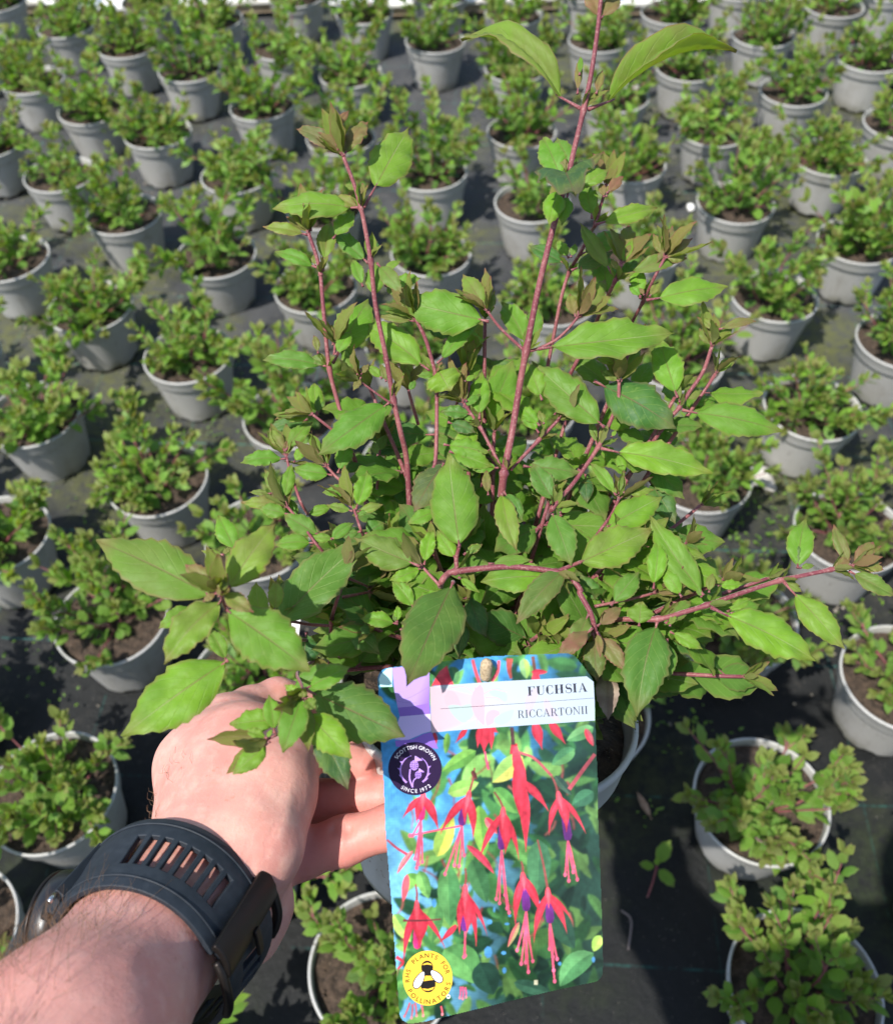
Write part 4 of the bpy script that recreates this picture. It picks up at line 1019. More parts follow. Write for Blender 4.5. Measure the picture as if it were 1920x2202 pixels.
def surface_nets(f, lo, step):
    """quads of the zero level of a sampled field"""
    nx, ny, nz = f.shape
    ins = f < 0
    cnt = np.zeros((nx - 1, ny - 1, nz - 1)); acc = np.zeros((nx - 1, ny - 1, nz - 1, 3))
    corner = [(i, j, k) for i in (0, 1) for j in (0, 1) for k in (0, 1)]
    def sl_(a, c): return a[c[0]:nx - 1 + c[0], c[1]:ny - 1 + c[1], c[2]:nz - 1 + c[2]]
    for a in corner:
        for ax in range(3):
            if a[ax]: continue
            b = list(a); b[ax] = 1; b = tuple(b)
            fa, fb = sl_(f, a), sl_(f, b)
            cr = (fa < 0) != (fb < 0)
            t = np.where(cr, fa / np.where(cr, fa - fb, 1), 0)
            cnt += cr
            for q in range(3):
                acc[..., q] += cr * (a[q] + (t if q == ax else 0))
    use = cnt > 0
    idx = -np.ones(use.shape, int); idx[use] = np.arange(use.sum())
    cell = np.argwhere(use)
    V = (cell + acc[use] / cnt[use][:, None]) * step + lo
    Fc = []
    for ax in range(3):
        o1, o2 = [q for q in range(3) if q != ax]
        s = [slice(1, -1)] * 3; s[ax] = slice(0, -1)
        s2 = [slice(1, -1)] * 3; s2[ax] = slice(1, None)
        a = ins[tuple(s)]; b = ins[tuple(s2)]
        P = np.argwhere(a != b); flip = a[tuple(P.T)]
        P = P + 1; P[:, ax] -= 1
        def ci(d1, d2):
            q = P.copy(); q[:, o1] += d1; q[:, o2] += d2
            return idx[q[:, 0], q[:, 1], q[:, 2]]
        q = np.stack([ci(-1, -1), ci(0, -1), ci(0, 0), ci(-1, 0)], 1)
        if ax == 1: flip = ~flip
        q[~flip] = q[~flip][:, ::-1]
        Fc.append(q)
    return V, np.concatenate(Fc)

def capsule(Pt, a, ra, b, rb):
    a = np.asarray(a, np.float32); b = np.asarray(b, np.float32)
    ab = b - a; t = np.clip(((Pt - a) @ ab) / float(ab @ ab), 0, 1)
    d = np.linalg.norm(Pt - (a + t[:, None] * ab), axis=1)
    return d - (ra + (rb - ra) * t)

def smin(a, b, k):
    h = np.clip(.5 + .5 * (b - a) / k, 0, 1)
    return b + (a - b) * h - k * h * (1 - h)

WR = pv(312, 1868, .335)                       # wrist, where the watch sits
FA = pv(88, 2178, .272)                       # along the forearm
FDIR = unit(FA - WR)
ELB = WR + FDIR * .225
SHO = ELB + np.array([-.02, -.16, .17])
def chain(pts): return [(pv(*p[:3]), p[3]) for p in pts]
BODY = [
    [(SHO, .052), (ELB, .044)], [(ELB, .044), (WR + FDIR * .13, .0400), (WR + FDIR * .06, .0325), (WR, .0252), (pv(414, 1750, .3590), .0235), (pv(470, 1612, .388), .0262), (pv(494, 1520, .405), .0240)],
    chain([(402, 1640, .388, .0165), (400, 1540, .41, .017), (446, 1462, .432, .0140)]),
    chain([(470, 1560, .40, .022), (490, 1470, .43, .0140)]),
    chain([(475, 1765, .366, .0155), (512, 1695, .362, .0160), (548, 1585, .383, .0148), (572, 1515, .40, .0125)]),
    chain([(455, 1785, .37, .0180), (508, 1825, .374, .0130), (502, 1885, .374, .0105)]),
]
FINGERS = [
    chain([(568, 1525, .398, .0125), (632, 1497, .414, .0107), (676, 1500, .42, .0100), (722, 1535, .420, .0085)]),                     # thumb
    chain([(446, 1462, .432, .0130), (500, 1422, .45, .0100), (556, 1398, .462, .0088), (650, 1410, .478, .0080), (700, 1440, .485, .0074)]),    # index
    chain([(450, 1500, .447, .0120), (540, 1452, .480, .0092), (620, 1470, .497, .0085), (700, 1520, .497, .0076)]),                     # middle
    chain([(515, 1645, .420, .0120), (640, 1612, .420, .0098), (735, 1600, .417, .0092), (800, 1594, .414, .0086), (862, 1605, .410, .0070)]),   # ring
    chain([(515, 1735, .392, .0135), (600, 1716, .396, .0102), (690, 1688, .396, .0098), (790, 1658, .393, .0090), (862, 1640, .388, .0075)]),   # little
]
def build_person():
    pts = [q for c in BODY + FINGERS for q in c]
    allp = np.array([p for p, r in pts]); rr = np.array([r for p, r in pts])
    lo = (allp - rr[:, None]).min(0) - .012; hi = (allp + rr[:, None]).max(0) + .012
    step = .0016
    n = np.ceil((hi - lo) / step).astype(int) + 1
    f = np.full(tuple(n), .05, np.float32)
    # evaluate only near the limbs
    g4 = 8
    ax = [lo[q] + step * np.arange(n[q]) for q in range(3)]
    def field(Pt):
        Pt = Pt.astype(np.float32)
        d = None
        for c in BODY:
            for (a, ra), (b, rb) in zip(c, c[1:]):
                k = capsule(Pt, a, ra, b, rb); d = k if d is None else smin(d, k, .012)
        fd = None
        for c in FINGERS:
            e = None
            for (a, ra), (b, rb) in zip(c, c[1:]):
                k = capsule(Pt, a, ra, b, rb); e = k if e is None else smin(e, k, .0045)
            fd = e if fd is None else np.minimum(fd, e)
        d = smin(d, fd, .0075)
        return d
    for bx in range(0, n[0], g4):
        for by in range(0, n[1], g4):
            pass
    # coarse pass picks the blocks worth sampling
    B = 10
    nb = np.ceil(n / B).astype(int)
    ctr = np.stack(np.meshgrid(*[lo[q] + step * (np.arange(nb[q]) * B + B / 2) for q in range(3)], indexing='ij'), -1).reshape(-1, 3)
    dc = field(ctr)
    f[:] = np.repeat(np.repeat(np.repeat(dc.reshape(tuple(nb)), B, 0), B, 1), B, 2)[:n[0], :n[1], :n[2]]
    near = np.argwhere(np.abs(dc.reshape(tuple(nb))) < step * B * 1.25)
    P = []; SL = []
    for b in near:
        s = [slice(b[q] * B, min((b[q] + 1) * B, n[q])) for q in range(3)]
        g = np.stack(np.meshgrid(ax[0][s[0]], ax[1][s[1]], ax[2][s[2]], indexing='ij'), -1)
        SL.append((tuple(s), g.shape[:3])); P.append(g.reshape(-1, 3))
    D = field(np.concatenate(P)); k = 0
    for s, shp in SL:
        m = shp[0] * shp[1] * shp[2]; f[s] = D[k:k + m].reshape(shp); k += m
    V, Q = surface_nets(f, lo, step)
    # creases: finger joints, the folds at the wrist below the thumb, knuckle dimples
    Nn = None
    me = mesh('person', V, Q, [SKIN])
    Nn = np.empty(len(V) * 3, np.float32); me.vertex_normals.foreach_get('vector', Nn); Nn = Nn.reshape(-1, 3)
    disp = np.zeros(len(V))
    def crease(a, b, depth, width):
        nonlocal disp
        a = np.asarray(a); b = np.asarray(b); ab = b - a
        t = np.clip((V - a) @ ab / (ab @ ab), 0, 1); d = np.linalg.norm(V - (a + t[:, None] * ab), axis=1)
        disp -= depth * np.exp(-(d / width) ** 2) * np.sin(np.pi * np.clip(t, .02, .98)) ** .5
    for q in (((690, 1600, .386), (702, 1702, .388)), ((662, 1612, .388), (678, 1715, .390)), ((770, 1575, .42), (778, 1622, .42)), ((700, 1560, .428), (706, 1640, .43))):
        crease(pv(*q[0]), pv(*q[1]), .0024, .0019)
    for q in (((520, 1660, .352), (540, 1760, .348)), ((548, 1620, .366), (574, 1720, .362)), ((495, 1640, .354), (505, 1745, .340)), ((530, 1600, .366), (556, 1690, .352))):
        crease(pv(*q[0]), pv(*q[1]), .0013, .0017)
    # tendons and veins on the back of the hand
    for q, s_ in ((((430, 1650, .35), (500, 1490, .39)), .0008), (((380, 1640, .36), (440, 1480, .41)), .0007), (((560, 1700, .345), (590, 1540, .375)), .0006), (((250, 1950, .275), (330, 1830, .305)), .0007), (((120, 1990, .26), (240, 1870, .30)), .0006)):
        crease(pv(*q[0]), pv(*q[1]), -s_, .0032)
    V2 = V + Nn * disp[:, None]
    me.vertices.foreach_set('co', V2.astype(np.float32).ravel())
    fl = np.zeros(len(V), np.float32)
    for c in FINGERS[3:]:
        for (p, r) in c:
            fl = np.maximum(fl, np.exp(-(np.linalg.norm(V - p, axis=1) / .020) ** 2))
    fl = np.maximum(fl, .45 * np.exp(-(np.linalg.norm(V - pv(470, 1520, .39), axis=1) / .022) ** 2))
    fl = np.maximum(fl, .35 * np.exp(-(np.linalg.norm(V - pv(180, 1960, .27), axis=1) / .04) ** 2))
    a = me.attributes.new('flush', 'FLOAT', 'POINT'); a.data.foreach_set('value', fl)
    me.update()
    o = obj('person', me)
    tag(o, 'pale left hand and hairy forearm holding up the largest potted plant', 'person')
    # the photographer's body, standing behind the camera
    def blob(chains, k_, step_):
        pp = np.array([q[0] for c in chains for q in c]); r_ = np.array([q[1] for c in chains for q in c])
        lo_ = (pp - r_[:, None]).min(0) - .02; hi_ = (pp + r_[:, None]).max(0) + .02
        n_ = np.ceil((hi_ - lo_) / step_).astype(int) + 1
        g = np.stack(np.meshgrid(*[lo_[q] + step_ * np.arange(n_[q]) for q in range(3)], indexing='ij'), -1).reshape(-1, 3).astype(np.float32)
        d = None
        for c in chains:
            for (a_, ra), (b_, rb) in zip(c, c[1:]):
                e = capsule(g, a_, ra, b_, rb); d = e if d is None else smin(d, e, k_)
        return surface_nets(d.reshape(tuple(n_)), lo_, step_)
    A_ = lambda *p: np.array(p)
    cloth = plain('navy_cotton', (.030, .038, .060), .85, 80, (.040, .050, .075), .001)
    SH2 = A_(0.170, -0.240, 1.120)
    v, f_ = blob([[(SHO, .058), (A_(-0.020, -0.280, 1.160), .075), (SH2, .058)], [(A_(-0.070, -0.290, 1.120), .10), (A_(-0.050, -0.320, 0.860), .10), (A_(-0.050, -0.330, 0.680), .11)],
                  [(A_(0.070, -0.290, 1.120), .10), (A_(0.060, -0.320, 0.860), .10), (A_(0.060, -0.330, 0.680), .11)], [(A_(-0.080, -0.330, 0.680), .085), (A_(-0.090, -0.310, 0.060), .055)], [(A_(0.090, -0.330, 0.680), .085), (A_(0.100, -0.310, 0.060), .055)],
                  [(SHO, .058), (ELB - (ELB - SHO) * .12, .049)], [(SH2, .056), (A_(0.250, -0.130, 0.960), .046)]], .03, .012)
    obj('clothing', mesh('clothing', v, f_, [cloth]), o)
    v, f_ = blob([[(A_(0.000, -0.280, 1.220), .052), (A_(0.000, -0.265, 1.300), .050)], [(A_(0.000, -0.270, 1.360), .078), (A_(0.000, -0.250, 1.340), .074), (A_(0.000, -0.225, 1.295), .048)], [(A_(0.000, -0.175, 1.345), .010), (A_(0.000, -0.165, 1.322), .014)]], .02, .008)
    obj('head', mesh('head', v, f_, [SKIN]), o)
    # arm hair
    rs = random.Random(21); hv = MB()
    hairm = plain('arm_hair', (.20, .115, .06), .45)
    Vn = Nn; d_along = (V2 - WR) @ FDIR
    view = CAM[None, :] - V2; view /= np.linalg.norm(view, axis=1)[:, None]
    side = np.einsum('ij,ij->i', view, Vn)
    leftish = -(V2 - (WR + d_along[:, None] * FDIR)) @ RT
    arm = np.where((d_along > .017) & (d_along < .13) & (side > -.45) & (leftish > -.012))[0]
    hand = np.where((d_along < -.018) & (d_along > -.06) & (side > -.3) & (leftish > .006))[0]
    for k in range(820):
        i = rs.choice(arm) if k < 760 else rs.choice(hand)
        if rs.random() > .42 + .58 * smooth((leftish[i] + .012) / .03): continue
        p = V2[i]; nn = Vn[i]
        dr = unit(-FDIR * rs.uniform(.3, 1) + nn * rs.uniform(.25, .8) + np.array([rs.gauss(0, .4) for _ in range(3)]) - RT * .3)
        L_ = rs.uniform(.006, .015) if k < 760 else rs.uniform(.003, .008)
        q1 = p + dr * L_ * .5; q2 = p + dr * L_ + (-FDIR - nn * .5 + np.array([rs.gauss(0, .3) for _ in range(3)])) * L_ * .35
        v, f_ = tube([p - nn * .0004, q1, q2], [.00007, .00006, .00003], 3, False)
        hv.add(v, f_)
    h = obj('arm_hair', hv.build('arm_hair', [hairm]), o); h['kind'] = 'stuff'
build_person()

def build_watch():
    rub = plain('dark_blue_grey_rubber', (.016, .021, .028), .55, 300, (.022, .028, .036), .0002, spec=.3)
    blk = plain('black_resin', (.012, .012, .013), .35)
    brz = plain('dark_bronze_metal', (.022, .018, .016), .42, metal=.7)
    slv = plain('steel', (.6, .6, .58), .25, metal=1.0)
    gls = plain('watch_glass', (.01, .012, .015), .05)
    wl = obj('wristwatch', None, None, tuple(WR)); wl.empty_display_size = .03
    tag(wl, 'dark grey sports watch with slotted rubber strap on the wrist', 'watch')
    a = -FDIR                                             # towards the hand
    e2 = unit(CAM - WR); e2 = unit(e2 - a * np.dot(e2, a))
    e1 = unit(np.cross(e2, a)); 
    if np.dot(e1, RT) < 0: e1 = -e1
    R0 = .0312
    def P(th, w, off=0.0, flat=0.0):
        t = R(th); r = R0 + off + .0026 * smooth((70 - th) / 60)
        return a * w + (e1 * math.cos(t) + e2 * math.sin(t)) * r
    def grid(ths, ws, off, name, mat, thick, holes=lambda i, j: False, wfun=lambda th: 1.0, parent=wl, bev=.0005):
        V = []; Fc = []
        for th in ths:
            for w in ws:
                o_ = off(th, w) if callable(off) else off
                V.append(P(th, w * wfun(th), o_))
        n = len(ws)
        for i in range(len(ths) - 1):
            for j in range(n - 1):
                if holes(i, j): continue
                Fc.append((i * n + j, (i + 1) * n + j, (i + 1) * n + j + 1, i * n + j + 1))
        me = mesh(name, V, Fc, [mat])
        bm = bmesh.new(); bm.from_mesh(me)
        loose = [v for v in bm.verts if not v.link_faces]
        bmesh.ops.delete(bm, geom=loose, context='VERTS')
        bmesh.ops.recalc_face_normals(bm, faces=bm.faces)
        s_ = sum(f_.normal.dot(f_.calc_center_median()) for f_ in bm.faces)
        if s_ < 0: bmesh.ops.reverse_faces(bm, faces=bm.faces)
        bm.to_mesh(me); bm.free()
        me.polygons.foreach_set('use_smooth', np.ones(len(me.polygons), dtype=bool))
        o = obj(name, me, parent)
        sd = o.modifiers.new('solid', 'SOLIDIFY'); sd.thickness = thick; sd.offset = 1
        bv = o.modifiers.new('bevel', 'BEVEL'); bv.width = bev; bv.segments = 2; bv.limit_method = 'ANGLE'; bv.angle_limit = R(50); bv.harden_normals = True
        return o
    # main strap with a row of slots
    def slotted(th0, th1, s0, s1, ns, name, off, wmax, sw0=-.0075, sw1=.0062, duty=.56):
        ths = [th0]; slot = []
        pitch = (s1 - s0) / ns
        for k in range(ns):
            b = s0 + k * pitch
            ths += [b, b + pitch * duty]
        ths += [th1]
        full = []; flags = []
        for q in range(len(ths) - 1):
            is_slot = q % 2 == 1 and q < 2 * ns
            m = max(1, int(abs(ths[q + 1] - ths[q]) / 3))
            for k in range(m):
                full.append(ths[q] + (ths[q + 1] - ths[q]) * k / m); flags.append(is_slot)
        full.append(ths[-1])
        ws = [-wmax, -wmax * .86, sw0 - .001, sw0, sw0 / 2, sw1 / 2, sw1, sw1 + .001, wmax * .86, wmax]
        return grid(full, ws, off, name, rub, .0025, lambda i, j: flags[i] and 3 <= j <= 5)
    def prof(th, w):
        return -.0010 * (abs(w) / .0150) ** 4 + .0026 * max(-.3, w / .0168)
    slotted(196, 50, 136, 66, 8, 'strap', prof, .0168, -.0070, .0068)
    slotted(50, -98, 30, -36, 7, 'strap', lambda th, w: prof(th, w) - .0002 + .002 * smooth((50 - th) / 14), .0150, -.0065, .0062)
    # ribs: the fine raised lines along both edges, and dark under-strap
    for w0 in (-.0132, .0128):
        v, f_ = tube([P(th, w0, .0026 + prof(th, w0)) for th in np.arange(186, 56, -3)], .00040, 6)
        obj('strap_ridge', mesh('strap_ridge', v, f_, [rub]), wl)
    grid(list(np.arange(-42, -72, -3.0)), [-.0180, -.016, 0, .016, .0180], .0055, 'strap_keeper', blk, .0028)
    grid(list(np.arange(-80, -112, -4.0)), [-.0180, -.016, 0, .016, .0180], .0050, 'strap_keeper', blk, .0030)
    grid(list(np.arange(-60, -180, -5.0)), [-.0135, 0, .0135], .0006, 'strap', blk, .003)
    # buckle: bar across the strap, side frames, tongue
    def bar(ths, ws, off, name, mat, rad, parent=wl):
        v, f_ = tube(spline([P(t_, w_, o_) for t_, w_, o_ in zip(ths, ws, off)], 5), rad, 10)
        return obj(name, mesh(name, v, f_, [mat]), parent)
    bk = grid([59, 56, 53, 48, 44, 41], [-.0212, -.0198, -.009, 0, .009, .0198, .0212], lambda th, w: .0034 + .0016 * math.cos(R((th - 50) * 9)), 'buckle', brz, .0026, bev=.0008)
    bar((50, 42, 30, 22, 16), (-.0204, -.0214, -.0216, -.0208, -.0196), (.0030, .0040, .0044, .0042, .0036), 'buckle_arm', brz, .0017, bk)
    bar((50, 42, 30, 22, 16), (.0204, .0212, .0212, .0202, .0190), (.0030, .0044, .0050, .0046, .0038), 'buckle_arm', brz, .0020, bk)
    grid([44, 40, 34, 30], [-.0018, 0, .0018], .0062, 'buckle_tongue', brz, .0016, parent=bk)
    # case seen edge-on at the far side of the wrist
    c0 = P(216, 0, .0005); ou = unit(P(216, 0)); tt = unit(np.cross(ou, a))
    def disc(rads, hs, mat, name, seg=48, parent=wl):
        V = []; Fc = []
        for k in range(seg):
            an = 2 * math.pi * k / seg
            for r, h in zip(rads, hs): V.append(c0 + (a * math.cos(an) + tt * math.sin(an)) * r + ou * h)
        n = len(rads)
        for k in range(seg):
            k2 = (k + 1) % seg
            for i in range(n - 1): Fc.append((k * n + i, k2 * n + i, k2 * n + i + 1, k * n + i + 1))
        me = mesh(name, V, Fc, [mat])
        bm = bmesh.new(); bm.from_mesh(me); bmesh.ops.recalc_face_normals(bm, faces=bm.faces); bm.to_mesh(me); bm.free()
        me.polygons.foreach_set('use_smooth', np.ones(len(me.polygons), dtype=bool))
        return obj(name, me, parent)
    cs = disc([0, .0140, .0160, .0171, .0174, .0171, .0160, .0], [-.001, -.001, .0005, .002, .005, .0075, .0090, .0090], blk, 'case')
    disc([.0, .0138, .0143, .0], [.0091, .0091, .0096, .0098], gls, 'glass', parent=cs)
    disc([.0146, .0165, .0165, .0146, .0146], [.0091, .0088, .0102, .0106, .0091], brz, 'bezel', parent=cs)
    for sgn in (1, -1):
        ts = 216 - sgn * 33
        lug = grid([ts + 9, ts + 4, ts, ts - 5, ts - 9], [-.0140, -.0125, 0, .0125, .0140], lambda th, w: .0012, 'strap_lug', rub, .0040, parent=cs)
    v, f_ = tube([P(176, -.0185, .004), P(176, -.0145, .004)], .0010, 8); obj('spring_bar', mesh('spring_bar', v, f_, [slv]), cs)
build_watch()
# ================================================================== the plant tag
TGO = ptz(*N('T', 50, 215), .352)                         # upper left corner
_tr = ptz(*N('T', 1625, 120), .362); _bl = ptz(*N('U', 205, 1400), .376)
TU = unit(_tr - TGO); TN = unit(np.cross(_bl - TGO, TU))
if np.dot(TN, CAM - TGO) < 0: TN = -TN
TV = np.cross(TU, TN)
def tp(c, x, y, lift=0.0):
    d = ray(*N(c, x, y)); t = np.dot(TGO - CAM, TN) / np.dot(d, TN)
    return CAM + d * t + TN * lift

def build_tag():
    root = obj('plant_tag', None, None, tuple(TGO)); root.empty_display_size = .03
    tag(root, 'rounded plant tag printed with red fuchsia flowers, FUCHSIA and RICCARTONII in serif letters', 'plant tag')
    m, nd, lk, bs = newmat('tag_print')
    at = nd.new('ShaderNodeAttribute'); at.attribute_name = 'ink'
    lk.new(at.outputs['Color'], bs.inputs['Base Color']); bs.inputs['Roughness'].default_value = .38; bs.inputs['Specular IOR Level'].default_value = .45; bs.inputs['Coat Weight'].default_value = .35; bs.inputs['Coat Roughness'].default_value = .18
    edge = plain('tag_card_edge', (.55, .62, .64), .5)
    PR_ = m
    def corner(c, r, a0, a1, n=7):
        return [(c[0] + r * math.cos(R(a)), c[1] + r * math.sin(R(a))) for a in np.linspace(a0, a1, n)]
    # outline in crop T pixels (crop U is the same crop 390 photo pixels lower)
    DY = 390 * 3.446
    out = []
    out += corner((130, 250), 84, 180, 262)               # upper left, rounded
    out += [(420, 132), (700, 98), (900, 80), (1200, 68), (1450, 59), (1500, 78), (1560, 150), (1600, 205), (1625, 240)]
    out += [(1645, 320), (1652, 620), (1668, 1000), (1672, 1300), (1682, 1340 + 160), (1700, DY + 700), (1708, DY + 1010)]
    out += corner((1625, DY + 1062), 82, -10, 78)
    out += [(1400, DY + 1192), (1100, DY + 1262), (700, DY + 1360), (400, DY + 1432)]
    out += corner((290, DY + 1362), 86, 76, 172)
    out += [(178, DY + 1000), (150, DY + 600), (122, DY + 260), (104, 1400), (88, 1000), (62, 640), (48, 300)]
    n = len(out)
    back = [tp('T', x, y) - TGO for x, y in out]
    th = .0006
    V = [p - TN * th for p in back] + back
    Fc = [tuple(range(n))[::-1], tuple(range(n, 2 * n))] + [(i, (i + 1) % n, n + (i + 1) % n, n + i) for i in range(n)]
    bm_o = obj('card', mesh('card', V, Fc, [edge], None, False), root)
    rs = random.Random(12)
    # painted layers
    LAY = 8e-7
    class Ink:
        """flat print: polygons in crop pixels, either cut as thin sheets or painted onto a fine grid of coloured points"""
        CS, X0, Y0 = 2.5, 40, 40
        def __init__(s, paint=False):
            s.v = []; s.f = []; s.c = []; s.k = 0
            s.cv = np.zeros((int(2800 / s.CS), int(1700 / s.CS), 3), np.float32) if paint else None
        def fill(s, pts, cols):
            p = np.array(pts, float); p = (p - [s.X0, s.Y0]) / s.CS
            hh, ww = s.cv.shape[:2]
            x0, y0 = np.floor(p.min(0)).astype(int); x1, y1 = np.ceil(p.max(0)).astype(int) + 1
            x0, y0, x1, y1 = max(x0, 0), max(y0, 0), min(x1, ww), min(y1, hh)
            if x1 <= x0 or y1 <= y0: return
            gx = (np.arange(x0, x1) + .5)[None, :]; gy = (np.arange(y0, y1) + .5)[:, None]
            ins = np.zeros((y1 - y0, x1 - x0), bool); q = np.roll(p, 1, 0)
            for (ax_, ay_), (bx_, by_) in zip(p, q):
                if ay_ == by_: continue
                ins ^= ((ay_ > gy) != (by_ > gy)) & (gx < (bx_ - ax_) * (gy - ay_) / (by_ - ay_) + ax_)
            cc = np.array(cols, np.float32)
            if len(cc) > 1 and np.ptp(cc, 0).max() > 1e-4:
                w = 1 / (1 + (gx[..., None] - p[:, 0]) ** 2 + (gy[..., None] - p[:, 1]) ** 2)
                w /= w.sum(-1, keepdims=True); colr = w @ cc
                s.cv[y0:y1, x0:x1][ins] = colr[ins]
            else: s.cv[y0:y1, x0:x1][ins] = cc[0]
        def blur(s, n_):
            for q in range(n_):
                for ax_ in (0, 1):
                    s.cv = (np.roll(s.cv, 1, ax_) + 2 * s.cv + np.roll(s.cv, -1, ax_)) / 4
        def poly(s, pts, cols, lift=None):
            if not isinstance(cols, list): cols = [cols] * len(pts)
            if s.cv is not None: return s.fill(pts, cols)
            s.k += 1; z = .00006 + s.k * LAY if lift is None else lift
            k = len(s.v)
            for (x, y), c in zip(pts, cols):
                s.v.append(tp('T', x, y, z) - TGO); s.c.append(c)
            s.f.append(tuple(range(k, k + len(pts))))
        def strip(s, L_, R_, cl, cr):
            n_ = len(L_); cl = cl if isinstance(cl, list) else [cl] * n_; cr = cr if isinstance(cr, list) else [cr] * n_
            if s.cv is not None:
                for i in range(n_ - 1): s.fill([L_[i], R_[i], R_[i + 1], L_[i + 1]], [cl[i], cr[i], cr[i + 1], cl[i + 1]])
                return
            s.k += 1; z = .00006 + s.k * LAY; k = len(s.v)
            for i in range(n_):
                s.v.append(tp('T', *L_[i], z) - TGO); s.c.append(cl[i])
                s.v.append(tp('T', *R_[i], z) - TGO); s.c.append(cr[i])
            for i in range(n_ - 1): s.f.append((k + 2 * i, k + 2 * i + 1, k + 2 * i + 3, k + 2 * i + 2))
        def line(s, P_, w0, w1, c, c2=None):
            P_ = [np.array(p, float) for p in spline([np.array([*p, 0.0]) for p in P_], 5)]; n_ = len(P_); L_ = []; R_ = []
            for i in range(n_):
                t = unit((P_[min(i + 1, n_ - 1)] - P_[max(i - 1, 0)])[:2]); w = (w0 + (w1 - w0) * i / (n_ - 1)) / 2
                L_.append((P_[i][0] - t[1] * w, P_[i][1] + t[0] * w)); R_.append((P_[i][0] + t[1] * w, P_[i][1] - t[0] * w))
            s.strip(L_, R_, c, c2 or c)
        def leaf(s, x0, y0, x1, y1, w, c, c2, bend=0.0):
            a = np.array([x1 - x0, y1 - y0], float); L_ = np.linalg.norm(a); a /= L_; b = np.array([-a[1], a[0]])
            l = []; m_ = []; r = []
            for i in range(11):
                t = i / 10; ww = w / 2 * (t ** .6 * (1 - t) ** .85) / .42; o_ = bend * L_ * 4 * t * (1 - t)
                p = np.array([x0, y0]) + a * L_ * t + b * o_
                l.append(tuple(p + b * ww)); r.append(tuple(p - b * ww)); m_.append(tuple(p))
            s.strip(l, m_, c, c); s.strip(m_, r, c2, c2)
        def circle(s, x, y, rx, ry, c, n_=40):
            s.poly([(x + rx * math.cos(a), y + ry * math.sin(a)) for a in np.linspace(0, 2 * math.pi, n_, endpoint=False)], c)
        def build(s, name, parent):
            if s.cv is not None:
                s.blur(1); hh, ww = s.cv.shape[:2]; c = s.cv[:hh // 2 * 2, :ww // 2 * 2]
                c = (c[::2, ::2] + c[1::2, ::2] + c[::2, 1::2] + c[1::2, 1::2]) / 4; st_ = s.CS * 2
                idx = {}
                e = np.array(out); e = (e - e.mean(0)) * 1.007 + e.mean(0)
                gy, gx = np.mgrid[0:c.shape[0], 0:c.shape[1]]
                px = s.X0 + (gx + .5) * st_; py = s.Y0 + (gy + .5) * st_
                ins = np.zeros(px.shape, bool); q = np.roll(e, 1, 0)
                for (ax_, ay_), (bx_, by_) in zip(e, q):
                    if ay_ != by_: ins ^= ((ay_ > py) != (by_ > py)) & (px < (bx_ - ax_) * (py - ay_) / (by_ - ay_) + ax_)
                num = -np.ones(px.shape, int); num[ins] = np.arange(ins.sum())
                X = 800 + px[ins] / 3.446; Y = 1390 + py[ins] / 3.446
                d = FW[None, :] + RT[None, :] * ((X - W / 2) / F)[:, None] + UP[None, :] * ((H / 2 - Y) / F)[:, None]
                t = np.dot(TGO - CAM, TN) / (d @ TN)
                s.v = list(CAM + d * t[:, None] + TN * .00004 - TGO); s.c = c[ins]
                a_, b_, c_, d_ = num[:-1, :-1], num[:-1, 1:], num[1:, 1:], num[1:, :-1]
                ok = (a_ >= 0) & (b_ >= 0) & (c_ >= 0) & (d_ >= 0)
                s.f = np.stack([d_[ok], c_[ok], b_[ok], a_[ok]], 1).tolist()
            return obj(name, mesh(name, s.v, s.f, [PR_], None, False, None, s.c, 'ink'), parent)
    def inside(x, y):
        c = False; j = n - 1
        for i in range(n):
            if (out[i][1] > y) != (out[j][1] > y) and x < (out[j][0] - out[i][0]) * (y - out[i][1]) / (out[j][1] - out[i][1]) + out[i][0]: c = not c
            j = i
        return c
    def clipped(P_):
        return all(inside(x, y) for x, y in P_)
    ink = Ink(True)
    # sky behind, turning to dark foliage towards the lower right
    def bgcol(x, y):
        sky_ = np.array(srgb(52, 148, 208)); lt = np.array(srgb(104, 182, 222)); dk = np.array(srgb(28, 62, 48))
        t = smooth((x / 1700 * 1.25 + y / 2700 * .55 - .72) / .55)
        b = sky_ * (1 - smooth((y - 900) / 900)) + lt * smooth((y - 900) / 900)
        return tuple(b * (1 - t) + dk * t)
    yy_, xx_ = np.mgrid[0:ink.cv.shape[0], 0:ink.cv.shape[1]]
    for j in range(0, ink.cv.shape[0], 8):
        for i in range(0, ink.cv.shape[1], 8):
            ink.cv[j:j + 8, i:i + 8] = bgcol(40 + i * 2.5, 40 + j * 2.5)
    # blurred foliage
    greens = [srgb(52, 118, 62), srgb(74, 142, 72), srgb(100, 165, 78), srgb(38, 88, 58), srgb(128, 186, 88), srgb(30, 70, 52)]
    for k in range(430):
        x, y = rs.uniform(90, 1680), rs.uniform(90, 2720)
        pr = smooth((x / 1700 * 1.1 + y / 2700 * .45 - .30) / .5)
        if rs.random() > pr * .95 + .10: continue
        an = rs.uniform(0, 6.28); L_ = rs.uniform(120, 330)
        x1, y1 = x + math.cos(an) * L_, y + math.sin(an) * L_; w = L_ * rs.uniform(.28, .5)
        pts_ = [(x, y), (x1, y1), ((x + x1) / 2 + w / 1.6, (y + y1) / 2 + w / 1.6), ((x + x1) / 2 - w / 1.6, (y + y1) / 2 - w / 1.6), ((x + x1) / 2 + w / 1.6, (y + y1) / 2 - w / 1.6), ((x + x1) / 2 - w / 1.6, (y + y1) / 2 + w / 1.6)]
        dark = smooth((x - 700) / 900 + (y - 1300) / 1600)
        c = np.array(rs.choice(greens)) * (1 - .55 * dark) * rs.uniform(.7, 1.2)
